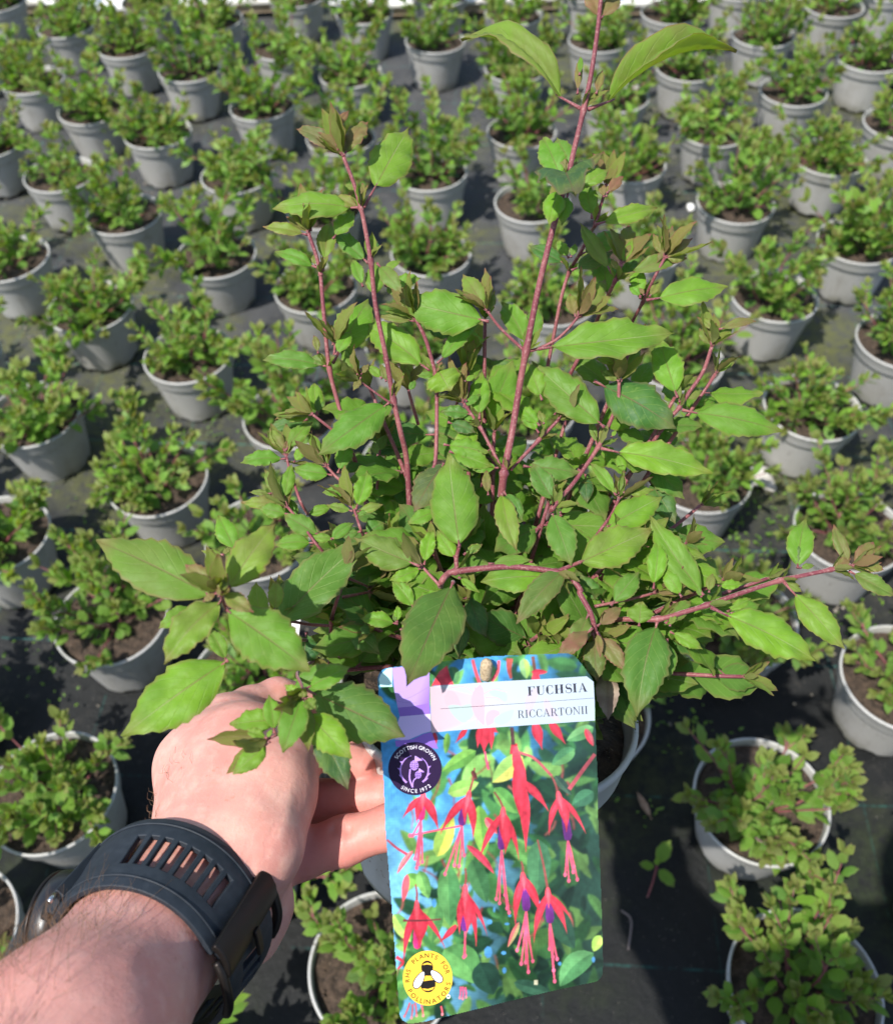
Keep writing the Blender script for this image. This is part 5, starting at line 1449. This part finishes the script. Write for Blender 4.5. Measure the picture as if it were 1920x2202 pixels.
        ink.leaf(x, y, x1, y1, w, tuple(c), tuple(c * rs.uniform(.65, .9)), rs.uniform(-.12, .12))
    for k in range(40):
        x, y = rs.uniform(150, 1550), rs.uniform(700, 2400); an = rs.uniform(.6, 2.5); L_ = rs.uniform(80, 260)
        P_ = [(x, y), (x + math.cos(an) * L_ * .5 + 20, y + math.sin(an) * L_ * .5), (x + math.cos(an) * L_, y + math.sin(an) * L_)]
        ink.line(P_, 14, 8, rs.choice([srgb(150, 60, 62), srgb(120, 78, 60), srgb(170, 90, 80)]))
    ink.blur(10)
    # bright traced leaves
    def tl(x0, y0, x1, y1, w, c=(120, 180, 72), c2=(92, 152, 60), b=0.0, u=False):
        d = DY if u else 0
        ink.leaf(x0, y0 + d, x1, y1 + d, w, srgb(*c), srgb(*c2), b)
    for q in ((770, 775, 515, 930, 120), (560, 1090, 790, 1010, 130, (150, 195, 90), (120, 172, 72)), (1115, 815, 890, 1010, 170, (150, 200, 95), (205, 205, 90)), (905, 1050, 1080, 1240, 140, (110, 175, 80), (84, 148, 66)),
              (790, 1180, 830, 1560, 150, (138, 190, 70), (100, 160, 62)), (560, 640, 545, 800, 60), (585, 150, 625, 280, 110, (60, 120, 80), (86, 140, 84)), (1120, 90, 1145, 240, 90, (130, 180, 110), (150, 195, 80)),
              (480, 1560, 600, 1250, 150, (200, 205, 70), (140, 180, 72)), (1640, 600, 1440, 700, 110, (110, 170, 100), (80, 140, 80)), (1500, 760, 1330, 880, 120, (70, 135, 84), (90, 150, 84)), (1640, 1080, 1480, 1180, 130, (60, 120, 80), (50, 100, 70))):
        tl(*q)
    for q in ((560, 280, 580, 740, 190, (88, 150, 82), (70, 132, 74)), (740, 240, 850, 560, 160, (74, 134, 78), (58, 112, 66)), (160, 640, 290, 850, 130, (170, 200, 90), (110, 170, 80)), (530, 900, 790, 1160, 270, (96, 160, 82), (80, 142, 74), -.1),
              (1240, 90, 1230, 510, 200, (70, 128, 82), (58, 110, 74)), (1640, 930, 1390, 1180, 190, (92, 158, 92), (70, 132, 76), .1), (800, 1000, 900, 1240, 230, (34, 74, 56), (28, 62, 48)), (1690, 800, 1640, 920, 90, (150, 195, 70), (170, 205, 80)),
              (1290, 560, 1500, 900, 200, (44, 88, 62), (36, 74, 56)), (1050, 1150, 1330, 1230, 110, (52, 98, 72), (40, 80, 60)), (250, 350, 410, 440, 100), (350, 320, 420, 530, 110, (120, 180, 90), (90, 150, 76)), (480, 560, 440, 860, 140, (90, 150, 74), (74, 130, 70))):
        tl(*q, u=True) if len(q) < 8 else tl(*q[:7], b=q[7], u=True)
    for (x, y, w, h) in ((870, 700, 66, 50), (860, 925, 100, 120), (975, 930, 60, 36), (980, 1060, 50, 62), (905, 610, 26, 56), (1020, 655, 40, 26), (1240, 560, 22, 50), (460, 560, 60, 90), (1390, 1010, 40, 40), (1640, 980, 40, 60), (1000, 715, 60, 24)):
        ink.circle(x, y + DY, w / 3.2, h / 2.6, srgb(60, 140, 196), 7)
    ink.blur(2)
    RED, RED2, RED3 = srgb(226, 40, 68), srgb(192, 20, 52), srgb(240, 84, 100)
    PUR, PNK, MAG = srgb(110, 30, 130), srgb(236, 62, 120), srgb(224, 20, 120)
    STK = srgb(150, 70, 66)
    def sepal(x0, y0, x1, y1, w, b=0.0, c=RED, c2=RED2):
        a = np.array([x1 - x0, y1 - y0], float); L_ = np.linalg.norm(a); a /= L_; bb = np.array([-a[1], a[0]]); l = []; m_ = []; r = []
        for i in range(9):
            t = i / 8; ww = .86 * w / 2 * (.42 + .58 * math.sin(math.pi * min(t * 1.25, 1) ** .9)) * (1 - t ** 3); o_ = b * L_ * 4 * t * (1 - t)
            p = np.array([x0, y0]) + a * L_ * t + bb * o_; l.append(tuple(p + bb * ww)); m_.append(tuple(p)); r.append(tuple(p - bb * ww))
        ink.strip(l, m_, c2, c); ink.strip(m_, r, c, c2)
    def flower(top, waist, tips, cor=None, sta=(), w=44, ped=None, tubew=54, pc=PUR):
        if ped: ink.line([ped, ((ped[0] + top[0]) / 2 + 6, (ped[1] + top[1]) / 2), top], 12, 18, STK)
        for s_ in sta: ink.line([cor or waist, ((s_[0] + (cor or waist)[0]) / 2 + rs.uniform(-6, 6), (s_[1] + (cor or waist)[1]) / 2), s_], 15, 12, PNK, RED3); ink.circle(s_[0], s_[1], 13, 17, srgb(240, 90, 130), 10)
        if cor:
            dx, dy = cor[0] - waist[0], cor[1] - waist[1]
            ink.poly([(waist[0] - 24, waist[1] - 30), (waist[0] + 24, waist[1] - 30), (cor[0] + 32, cor[1] - 44), (cor[0] + 24, cor[1] - 8), (cor[0], cor[1] + 4), (cor[0] - 24, cor[1] - 8), (cor[0] - 32, cor[1] - 44)], [pc, pc, pc, tuple(np.array(pc) * .6), tuple(np.array(pc) * .7), pc, pc])
        for i, t in enumerate(tips):
            sepal(top[0] + (waist[0] - top[0]) * .35, top[1] + (waist[1] - top[1]) * .35, t[0], t[1], (t[2] if len(t) > 2 else w), (-.06 if t[0] > waist[0] else .06))
        sepal(top[0], top[1] - 10, waist[0], waist[1] + 50, tubew, 0, RED3, RED)
    U = lambda x, y, *q: (x, y + DY, *q)
    # the two at the top, behind the panel, and the red petals beneath it
    ink.poly([(440, 292), (470, 235), (500, 185), (556, 142), (575, 215), (606, 286)], [RED, RED, RED3, RED, RED2, RED])
    for q in (((745, 100), (765, 180), (800, 285)), ((940, 105), (930, 190), (885, 260))): ink.line(q, 22, 26, srgb(226, 70, 88))
    ink.line([(1020, 90), (1015, 170), (1030, 240)], 50, 18, srgb(170, 70, 60)); ink.line([(1190, 75), (1205, 180)], 26, 22, srgb(110, 70, 60)); ink.leaf(1180, 190, 1300, 190, 44, RED, RED2); ink.poly([(1190, 200), (1235, 200), (1245, 250), (1180, 255)], RED)
    for q in ((830, 590, 830, 790, 130), (700, 610, 615, 720, 50), (870, 600, 935, 640, 60), (800, 600, 780, 760, 60), (880, 610, 885, 770, 60), (1205, 570, 1262, 770, 96), (1320, 560, 1436, 730, 80), (462, 640, 470, 770, 50)): sepal(*q)
    ink.line([(835, 780), (850, 860), (862, 915)], 12, 16, PNK)
    ink.poly([(1030, 720), (1075, 720), (1085, 790), (1020, 800)], RED2); ink.line([(1035, 600), (1045, 730)], 26, 30, srgb(90, 60, 60))
    sepal(1085, 860, 1150, 1420, 130, .03, RED, RED2); sepal(1110, 1000, 1312, 1232, 76, -.06); sepal(1130, 1060, 1140, 1540, 90, 0, RED2, RED); ink.poly([(1035, 740), (1075, 740), (1135, 910), (1150, 1060), (1070, 1060), (1080, 980), (1040, 880)], [RED, RED3, RED, RED2, RED, RED, RED])
    flower((1375, 1085), (1410, 1180), [(1310, 1410, 60), (1585, 1392, 50), (1440, 1385, 96)], (1450, 1440), [U(1430, 350), U(1458, 395), U(1490, 330), U(1520, 385), U(1495, 290)], ped=(1330, 960))
    ink.leaf(1355, 960, 1478, 1105, 70, srgb(60, 90, 70), srgb(40, 66, 54)); ink.line([(1085, 785), (1200, 830), (1330, 960)], 18, 20, srgb(190, 80, 90)); ink.line([(1460, 1060), (1560, 920), (1650, 800)], 30, 26, srgb(176, 70, 80)); ink.leaf(1580, 610, 1640, 740, 56, RED, srgb(190, 80, 90))
    flower((380, 1085), (372, 1180), [(222, 1282, 64), (492, 1370, 84), (330, 1320, 70)], (362, 1290), [U(318, 230), U(345, 270), U(372, 255), U(300, 60), U(330, 300)], w=80, pc=MAG)
    flower((722, 1080), (690, 1190), [(500, 1405, 76), (745, 1440, 80), (690, 1330, 60)], (668, 1330), [U(540, 345), U(610, 280), U(645, 285), U(682, 205), U(280, 60)], ped=(760, 900))
    ink.leaf(740, 920, 775, 990, 40, srgb(110, 50, 50), srgb(80, 40, 40)); ink.leaf(840, 1270, 925, 1390, 70, srgb(240, 110, 120), RED)
    flower((972, 1200), (965, 1320), [U(790, 262, 66), U(1088, 252, 56), U(982, 205, 120)], U(960, 165), [U(920, 530), U(945, 560), U(985, 500), U(1000, 600), U(1015, 630)], ped=(905, 1080))
    flower(U(1115, 340), U(1130, 430), [U(1065, 755, 70), U(1250, 670, 80), U(1240, 640, 60)], U(1142, 620), [U(1075, 910), U(1105, 1010), U(1138, 1000), U(1158, 1070), U(1190, 990)], ped=U(1105, 250))
    flower(U(1300, 455), U(1310, 560), [U(1198, 862, 66), U(1445, 792, 74), U(1492, 708, 40)], U(1318, 710), [U(1315, 900), U(1340, 960), U(1370, 975), U(1352, 1140), U(1345, 1060)], ped=U(1225, 90))
    flower(U(690, 430), U(688, 600), [U(650, 800, 70), U(855, 810, 44), U(770, 900, 60), U(700, 790, 120)], U(690, 770), [U(680, 960), U(690, 950)], ped=U(690, 300)); sepal(*U(625, 725), *U(492, 862), 56)
    flower(U(330, 550), U(335, 700), [U(235, 1010, 70), U(548, 915, 50), U(345, 900, 150)], U(335, 900), [], ped=U(322, 420), pc=MAG)
    ink.leaf(*U(262, 345), *U(230, 555), 60, RED3, srgb(220, 90, 100)); ink.leaf(*U(305, 170), *U(185, 345), 44, srgb(225, 120, 120), srgb(205, 90, 100), .04); ink.leaf(*U(1090, 700), *U(1005, 890), 50, srgb(200, 90, 90), srgb(160, 140, 90)); ink.line([U(110, 90), U(180, 150), U(260, 200)], 14, 22, srgb(190, 60, 80))
    ink.line([U(180, 960), U(230, 1000), U(190, 1050)], 26, 12, RED); ink.leaf(*U(700, 130), *U(905, 345), 60, srgb(224, 60, 90), srgb(190, 40, 70), -.05); ink.line([U(230, 690), U(380, 690), U(510, 680)], 16, 12, srgb(120, 50, 56))
    for q in ((280, 1300, 240, 1400), (300, 1310, 292, 1412), (318, 1300, 330, 1395), (365, 1315, 378, 1395), (510, 1325, 520, 1385), (655, 1180, 650, 1262), (672, 1180, 672, 1270), (690, 1185, 696, 1258)):
        ink.line([U(q[0], q[1]), U((q[0] + q[2]) / 2 + 3, (q[1] + q[3]) / 2), U(q[2], q[3])], 13, 9, RED3 if q[0] < 600 else PNK); ink.circle(q[2], q[3] + DY, 9, 12, srgb(240, 130, 140), 10)
    ink.poly([U(1200, 1130), U(1228, 1132), U(1226, 1168), U(1200, 1166)], srgb(200, 195, 160))
    # printed grain and soft light and shade of the photograph on the tag
    nr = np.random.RandomState(5); g_ = nr.rand(*ink.cv.shape[:2]).astype(np.float32)
    big = g_.copy()
    for q in (1, 2, 4, 8, 16):
        for ax_ in (0, 1): big = (np.roll(big, q, ax_) + big + np.roll(big, -q, ax_)) / 3
    big = (big - big.mean()) / big.std(); med = g_.copy()
    for q in (1, 2, 4):
        for ax_ in (0, 1): med = (np.roll(med, q, ax_) + med + np.roll(med, -q, ax_)) / 3
    med = (med - med.mean()) / med.std()
    ink.cv = ink.cv * .78 + ink.cv.mean(-1, keepdims=True) * .10
    ink.cv = np.clip(ink.cv * np.exp(.14 * big + .10 * med)[..., None], 0, 1)
    ink.build('printed_picture', root)
    # violet ribbon strip and its patches
    top = Ink(); top.k = 0
    LV, LV2, LV3 = srgb(176, 148, 222), srgb(140, 104, 196), srgb(205, 186, 236)
    def rib(pts, c): top.poly(pts, c)
    rib([(148, 160), (270, 146), (400, 134), (425, 132), (425, 420), (300, 445), (190, 455), (165, 330)], [LV, LV, LV, LV, LV2, LV, LV, LV])
    rib([(190, 455), (300, 445), (425, 420), (432, 500), (330, 510), (205, 520)], LV2)
    rib([(205, 520), (330, 510), (432, 500), (440, 630), (380, 645), (300, 680), (250, 700), (170, 690), (180, 600)], LV3)
    rib([(170, 700), (300, 690), (380, 650), (440, 635), (490, 760), (300, 740), (178, 745)], LV2)
    rib([(50, 245), (66, 205), (110, 165), (148, 158), (150, 300), (60, 300)], srgb(190, 232, 240))
    top.line([(220, 400), (300, 370), (420, 300)], 3, 3, srgb(150, 120, 205)); top.line([(160, 395), (230, 415), (330, 420)], 3, 3, srgb(150, 120, 205))
    top.build('ribbon_print', root)
    # pale title panel with the picture ghosted through it
    pn = Ink(); pn.k = 40
    pe = [(428, 300), (500, 290), (900, 262), (1300, 240), (1590, 222), (1640, 262), (1648, 400), (1650, 550), (1300, 575), (900, 602), (600, 625), (442, 640)]
    W1, W2, W3 = srgb(176, 186, 196), srgb(192, 166, 176), srgb(168, 180, 192)
    pcx, pcy = 1040, 430
    for i in range(len(pe)):
        a_, b_ = pe[i], pe[(i + 1) % len(pe)]
        cf = lambda p: W2 if p[0] < 480 else (W1 if p[0] < 1100 else W3)
        pn.poly([(pcx, pcy), a_, b_], [srgb(178, 187, 194), cf(a_), cf(b_)]); pn.k -= 1
    pn.k += 1
    g1, g2, g3 = srgb(194, 166, 176), srgb(168, 184, 182), srgb(180, 174, 188)
    for q in ((560, 330, 660, 470, 120, g1), (620, 520, 760, 430, 130, g2), (800, 280, 830, 590, 110, g1), (700, 560, 560, 440, 110, g2), (940, 480, 850, 590, 100, g1), (1000, 400, 860, 330, 90, g2), (1230, 300, 1160, 520, 90, g3), (1280, 380, 1400, 560, 70, g3), (900, 560, 1050, 470, 90, g2)): pn.leaf(*q, q[5], .1)
    for q in (((570, 310), (680, 300), (760, 350)), ((830, 350), (900, 320), (1000, 340)), ((840, 380), (920, 380), (980, 420)), ((760, 300), (790, 450), (770, 600))): pn.line(q, 8, 5, g1)
    pn.build('title_panel', root)
    # ruled line and lettering
    INKC = srgb(44, 44, 54)
    tx = Ink(); tx.k = 110
    tx.line([(506, 463), (1070, 425), (1642, 383)], 3.2, 3.2, srgb(70, 74, 84)); tx.build('ruled_line', root)
    def glyphs(ch, tk, hl):
        """a modern serif capital as quads in a 1-high box; returns (polygons, advance)"""
        q = []; sf = .13
        def rect(x0, y0, x1, y1): q.append([(x0, y0), (x1, y0), (x1, y1), (x0, y1)])
        def stm(x, w=None, both=(1, 1)):
            w = w or tk; rect(x, 0, x + w, 1)
            e = sf * .62
            if both[0]: rect(x - e, 0, x + w + e, hl)
            if both[1]: rect(x - e, 1 - hl, x + w + e, 1)
        def arc(cx_, cy_, rx, ry, a0, a1, thick, n_=18):
            prev = None
            for a in np.linspace(R(a0), R(a1), n_):
                w = hl + (thick - hl) * abs(math.cos(a)) ** 1.5
                o_ = (cx_ + rx * math.cos(a), cy_ + ry * math.sin(a)); i_ = (cx_ + (rx - w) * math.cos(a), cy_ + (ry - hl - (w - hl) * .15) * math.sin(a))
                if prev: q.append([prev[0], o_, i_, prev[1]])
                prev = (o_, i_)
        if ch == 'I': stm(sf); return q, tk + 2 * sf + .06
        if ch == 'F':
            stm(sf); rect(sf + tk, 1 - hl, .72, 1); q.append([(.72, 1), (.72, .70), (.69, .74), (.60, 1)]); rect(sf + tk, .5 - hl / 2, .5, .5 + hl / 2); q.append([(.5, .66), (.5, .34), (.46, .48), (.46, .52)]); return q, .82
        if ch == 'H':
            stm(sf); stm(.62); rect(sf + tk, .5 - hl / 2, .62, .5 + hl / 2); return q, .62 + tk + sf + .06
        if ch == 'T':
            stm(.38 - tk / 2, None, (1, 0)); rect(.04, 1 - hl, .72, 1); q.append([(.04, 1), (.16, 1), (.06, .74), (.04, .70)]); q.append([(.72, 1), (.60, 1), (.70, .74), (.72, .70)]); return q, .80
        if ch == 'U':
            rect(sf, .32, sf + tk, 1); rect(.70, .32, .70 + hl, 1); e = sf * .62
            rect(sf - e, 1 - hl, sf + tk + e, 1); rect(.70 - e, 1 - hl, .70 + hl + e, 1)
            prev = None
            for a in np.linspace(math.pi, 2 * math.pi, 16):
                w = hl + (tk - hl) * max(0, -math.cos(a)) ** 1.2
                cx_ = (sf + .70 + hl) / 2; rx = cx_ - sf
                o_ = (cx_ + rx * math.cos(a), .32 + .34 * math.sin(a)); i_ = (cx_ + (rx - w) * math.cos(a), .32 + (.34 - hl * 1.3) * math.sin(a))
                if prev: q.append([prev[0], o_, i_, prev[1]])
                prev = (o_, i_)
            return q, .88
        if ch == 'C':
            arc(.44, .5, .37, .52, 52, 308, tk * 1.1); q.append([(.66, .90), (.72, 1.0), (.72, .66), (.69, .66)]); q.append([(.66, .10), (.72, .0), (.72, .30), (.69, .30)]); return q, .82
        if ch == 'O': arc(.46, .5, .39, .52, 0, 360, tk * 1.05, 30); return q, .94
        if ch == 'A':
            q.append([(.12, 0), (.12 + hl, 0), (.46, 1), (.42, 1)]); q.append([(.40, 1), (.47, 1), (.74 + tk * .35, 0), (.74 - tk * .75, 0)]); rect(.22, .30, .60, .30 + hl)
            rect(.03, 0, .24, hl); rect(.55, 0, .88, hl); return q, .92
        if ch == 'R':
            stm(sf); rect(sf + tk, 1 - hl, .44, 1); rect(sf + tk, .48, .46, .48 + hl); arc(.42, .74 + hl / 4, .24, .26, -90, 90, tk); q.append([(.40, .49), (.40 + tk * .9, .49), (.78, 0), (.78 - tk * 1.1, 0)]); rect(.60, 0, .86, hl); return q, .88
        if ch == 'N':
            rect(sf, 0, sf + hl, 1); rect(.72, 0, .72 + hl, 1); q.append([(sf - .04, 1), (sf + tk * .8, 1), (.72 + hl, 0), (.72 + hl - tk * .5, 0)]); e = sf * .7
            rect(sf - e, 0, sf + hl + e, hl); rect(.72 - e, 1 - hl, .72 + hl + e, 1); rect(sf - e, 1 - hl, sf + .05, 1); return q, .94
        if ch == 'S':
            pts = []; prev = None
            for t in np.linspace(0, 1, 30):
                a = t
                if t < .5:
                    an = R(35 + 235 * (t / .5)); c_ = (.36, .74); rx, ry = .23, .255
                else:
                    an = R(90 - 235 * ((t - .5) / .5)); c_ = (.36, .255); rx, ry = .25, .265
                p = np.array([c_[0] + rx * math.cos(an), c_[1] + ry * math.sin(an)])
                pts.append(p)
            for i, p in enumerate(pts):
                t = i / 29; w = hl + (tk - hl) * math.exp(-((t - .5) / .20) ** 2)
                tg = unit(pts[min(i + 1, 29)] - pts[max(i - 1, 0)]); nn_ = np.array([-tg[1], tg[0]])
                cur = (tuple(p + nn_ * w / 2), tuple(p - nn_ * w / 2))
                if prev: q.append([prev[0], cur[0], cur[1], prev[1]])
                prev = cur
            q.append([(.55, .86), (.60, 1.0), (.60, .68), (.57, .68)]); q.append([(.12, .14), (.07, 0), (.07, .34), (.10, .34)]); return q, .70
        return q, .5
    def word(s, p0, p1, up_, tk, hl, k0):
        I = Ink(); I.k = k0; tot = sum(glyphs(c, tk, hl)[1] for c in s)
        p0, p1, up_ = np.array(p0, float), np.array(p1, float), np.array(up_, float); x = 0
        for c in s:
            g, ad = glyphs(c, tk, hl)
            for pl in g: I.poly([tuple(p0 + (p1 - p0) * (x + px) / tot + up_ * py) for px, py in pl], INKC)
            x += ad
        I.build('lettering', root)
    word('FUCHSIA', (1150, 366), (1598, 334), (-4, -66), .21, .045, 120)
    word('RICCARTONII', (1078, 533), (1602, 498), (-3, -57), .12, .04, 120)
    # sans characters on arcs
    cache = {}
    def sans(ch):
        if ch not in cache:
            cu = bpy.data.curves.new('char', 'FONT'); cu.body = ch; cu.size = 1.0
            o = bpy.data.objects.new('char', cu); COL.objects.link(o)
            bpy.context.view_layer.update()
            me = o.evaluated_get(bpy.context.evaluated_depsgraph_get()).to_mesh()
            vv = [(v.co.x, v.co.y) for v in me.vertices]; ff = [tuple(p.vertices) for p in me.polygons]
            xs_ = [v[0] for v in vv]
            bpy.data.objects.remove(o); bpy.data.curves.remove(cu)
            cache[ch] = (vv, ff, min(xs_), max(xs_))
        return cache[ch]
    def arctext(s, cx_, cy_, rx, ry, a0, a1, size, col_, k0, inward, parent, stretch=1.0):
        """letters between angles a0..a1 (degrees, 90 = top); inward: lower arc, readable from below"""
        V_ = []; F_ = []; C_ = []
        adv = [(.30 if c == ' ' else sans(c)[3] - sans(c)[2] + .13) for c in s]; tot = sum(adv); x = 0
        for c, ad in zip(s, adv):
            if c != ' ':
                vv, ff, x0, x1 = sans(c); k = len(V_)
                an = R(a0 + (a1 - a0) * (x + ad / 2) / tot)
                ct, st_ = math.cos(an), math.sin(an)
                tang = np.array([st_, ct]) if not inward else np.array([-st_, -ct])
                outw = np.array([ct, -st_]) if not inward else np.array([-ct, st_])
                for vx, vy in vv:
                    lx = (vx - (x0 + x1) / 2) * size * stretch; ly = (vy - .36) * size
                    p = np.array([cx_ + rx * ct, cy_ - ry * st_]) + tang * lx + outw * ly
                    V_.append(tp('T', p[0], p[1], (.00006 + k0 * LAY)) - TGO); C_.append(col_)
                F_.extend([tuple(i + k for i in f_) for f_ in ff])
            x += ad
        obj('lettering', mesh('lettering', V_, F_, [PR_], None, False, None, C_, 'ink'), parent)
    # round dark badge with thistle
    b1 = Ink(); b1.k = 70; bx, by = 318, 907
    b1.circle(bx, by, 198, 197, srgb(42, 26, 58), 56); bo = b1.build('thistle_badge', root)
    t1 = Ink(); t1.k = 80; LI = srgb(176, 138, 222)
    def arcpts(cx_, cy_, rx, ry, a0, a1): return [(cx_ + rx * math.cos(R(a)), cy_ - ry * math.sin(R(a))) for a in np.linspace(a0, a1, 7)]
    t1.line(arcpts(bx, by + 12, 108, 112, 105, 235), 5, 15, LI); t1.line(arcpts(bx, by + 12, 98, 106, 60, -55), 4, 14, LI)
    for a, sx in ((150, 1), (178, 1), (205, 1), (10, 0), (-18, 0), (-40, 0)):
        rx = 108 if sx else 98; x, y = bx + rx * math.cos(R(a)), by + 12 - 110 * math.sin(R(a)); d = -1 if sx else 1
        t1.poly([(x, y - 10), (x, y + 12), (x + d * 24, y - 14)], LI)
    t1.line([(300, 1045), (278, 980), (282, 910)], 13, 11, LI); t1.line([(300, 1045), (305, 1000), (332, 970)], 10, 8, LI)
    for cx_, cy_, r in ((312, 882, 32), (342, 952, 24)):
        t1.circle(cx_, cy_, r, r * 1.15, LI, 24)
        for q in (-.45, .05, .5): t1.line([(cx_ - r, cy_ + r * q), (cx_ + r * .1, cy_ + r * (q + .12)), (cx_ + r, cy_ + r * (q - .1))], 3, 3, srgb(60, 34, 84)); t1.line([(cx_ + r * q, cy_ - r), (cx_ + r * q * 1.15, cy_), (cx_ + r * q, cy_ + r)], 3, 3, srgb(60, 34, 84))
    for (ax_, ay_), (bx_, by_), (cx2, cy2) in (((318, 850), (322, 812), (372, 842)), ((345, 928), (352, 906), (384, 930))):
        for k in range(6):
            t = k / 5; ex, ey = bx_ + (cx2 - bx_) * t, by_ + (cy2 - by_) * t
            t1.line([(ax_ + 4 * t, ay_ + 3 * t), ((ax_ + ex) / 2, (ay_ + ey) / 2), (ex, ey)], 7, 9, LI if k % 2 else srgb(196, 164, 232))
    t1.build('thistle_emblem', bo)
    WH = srgb(232, 228, 238)
    arctext('SCOTTISH GROWN', bx, by, 162, 162, 152, 24, 40, WH, 200, False, bo)
    arctext('SINCE 1972', bx, by, 164, 164, 232, 314, 40, WH, 200, True, bo)
    # round yellow badge with a bee
    b2 = Ink(); b2.k = 70; bx, by = 412, 1116 + DY
    b2.circle(bx, by, 184, 204, srgb(240, 190, 66), 56); bo2 = b2.build('bee_badge', root)
    t2 = Ink(); t2.k = 80; K = srgb(34, 30, 28); YE = srgb(240, 190, 66)
    t2.circle(408, 1038 + DY, 44, 52, K, 24); t2.poly([(372, 1020 + DY), (385, 1008 + DY), (410, 1000 + DY), (435, 1008 + DY), (447, 1022 + DY), (430, 1018 + DY), (408, 1014 + DY), (388, 1018 + DY)], YE)
    t2.circle(414, 1160 + DY, 56, 62, K, 28)
    t2.poly([(366, 1142 + DY), (414, 1134 + DY), (466, 1128 + DY), (460, 1100 + DY), (432, 1086 + DY), (392, 1088 + DY), (370, 1112 + DY)], YE)
    t2.poly([(372, 1192 + DY), (416, 1196 + DY), (462, 1180 + DY), (450, 1200 + DY), (416, 1210 + DY), (384, 1206 + DY)], YE)
    t2.poly([(392, 1078 + DY), (430, 1076 + DY), (436, 1098 + DY), (388, 1098 + DY)], K)
    for sx, x0, y0, x1, y1, w in ((0, 382, 1070, 318, 1188, 54), (1, 438, 1062, 514, 1142, 54)):
        for grow_, cc in ((14, K), (0, srgb(244, 244, 244))):
            a = np.array([x1 - x0, y1 - y0], float); L_ = np.linalg.norm(a); a /= L_; b_ = np.array([-a[1], a[0]]); c_ = np.array([(x0 + x1) / 2, (y0 + y1) / 2])
            pts_ = []
            for an in np.linspace(0, 2 * math.pi, 24, endpoint=False):
                p = c_ + a * math.cos(an) * (L_ + grow_) / 2 + b_ * math.sin(an) * (w + grow_) / 2 * (1 + .25 * math.cos(an)); pts_.append((p[0], p[1] + DY))
            t2.poly(pts_, cc)
    t2.build('bee_emblem', bo2)
    arctext('RHS PLANTS FOR POLLINATORS', bx, by, 152, 170, 196, -122, 47, K, 200, False, bo2) if False else None
    arctext('RHS', bx, by, 152, 170, 192, 156, 48, K, 200, False, bo2)
    arctext('PLANTS', bx, by, 152, 170, 139, 60, 48, K, 200, False, bo2)
    arctext('FOR', bx, by, 152, 170, 46, 10, 48, K, 200, False, bo2)
    arctext('POLLINATORS', bx, by, 156, 174, 207, 352, 48, K, 200, True, bo2)
    t3 = Ink(); t3.k = 70; t3.circle(565, 1253 + DY, 15, 17, srgb(236, 236, 236), 18); t3.circle(565, 1253 + DY, 7, 8, srgb(60, 110, 90), 12); t3.build('registered_mark', root)
    # rough tan peg that pins the tag to the compost
    pg = plain('jute_peg', (.46, .36, .23), .85, 900, (.26, .19, .11), .0006)
    a0, a1 = tp('T', 835, 232, .0012), tp('T', 836, 66, .0050)
    V = []; Fc = []; ax_ = unit(a1 - a0); L_ = np.linalg.norm(a1 - a0); s1 = unit(np.cross(ax_, TN)); s2 = np.cross(s1, ax_)
    wpx = np.linalg.norm(tp('T', 880, 150) - tp('T', 790, 150)) / 2
    nr, ns = 26, 28
    for i in range(nr + 1):
        t = i / nr; r = wpx * (.86 + .14 * math.sin(t * 2.2)) * math.sqrt(max(0, 1 - max(0, (t - .62) / .38) ** 2.4)) * (1 if t > .04 else .8)
        for k in range(ns):
            an = 2 * math.pi * k / ns
            rr = r * (1 + .075 * abs(math.sin(4 * an + t * 13)) - .075 * abs(math.sin(4 * an - t * 13)) )
            V.append(a0 + ax_ * L_ * t + (s1 * math.cos(an) + s2 * math.sin(an)) * max(rr, .00005) - TGO)
    for i in range(nr):
        for k in range(ns):
            k2 = (k + 1) % ns; Fc.append((i * ns + k, i * ns + k2, (i + 1) * ns + k2, (i + 1) * ns + k))
    obj('peg', mesh('peg', V, Fc, [pg]), root)
build_tag()
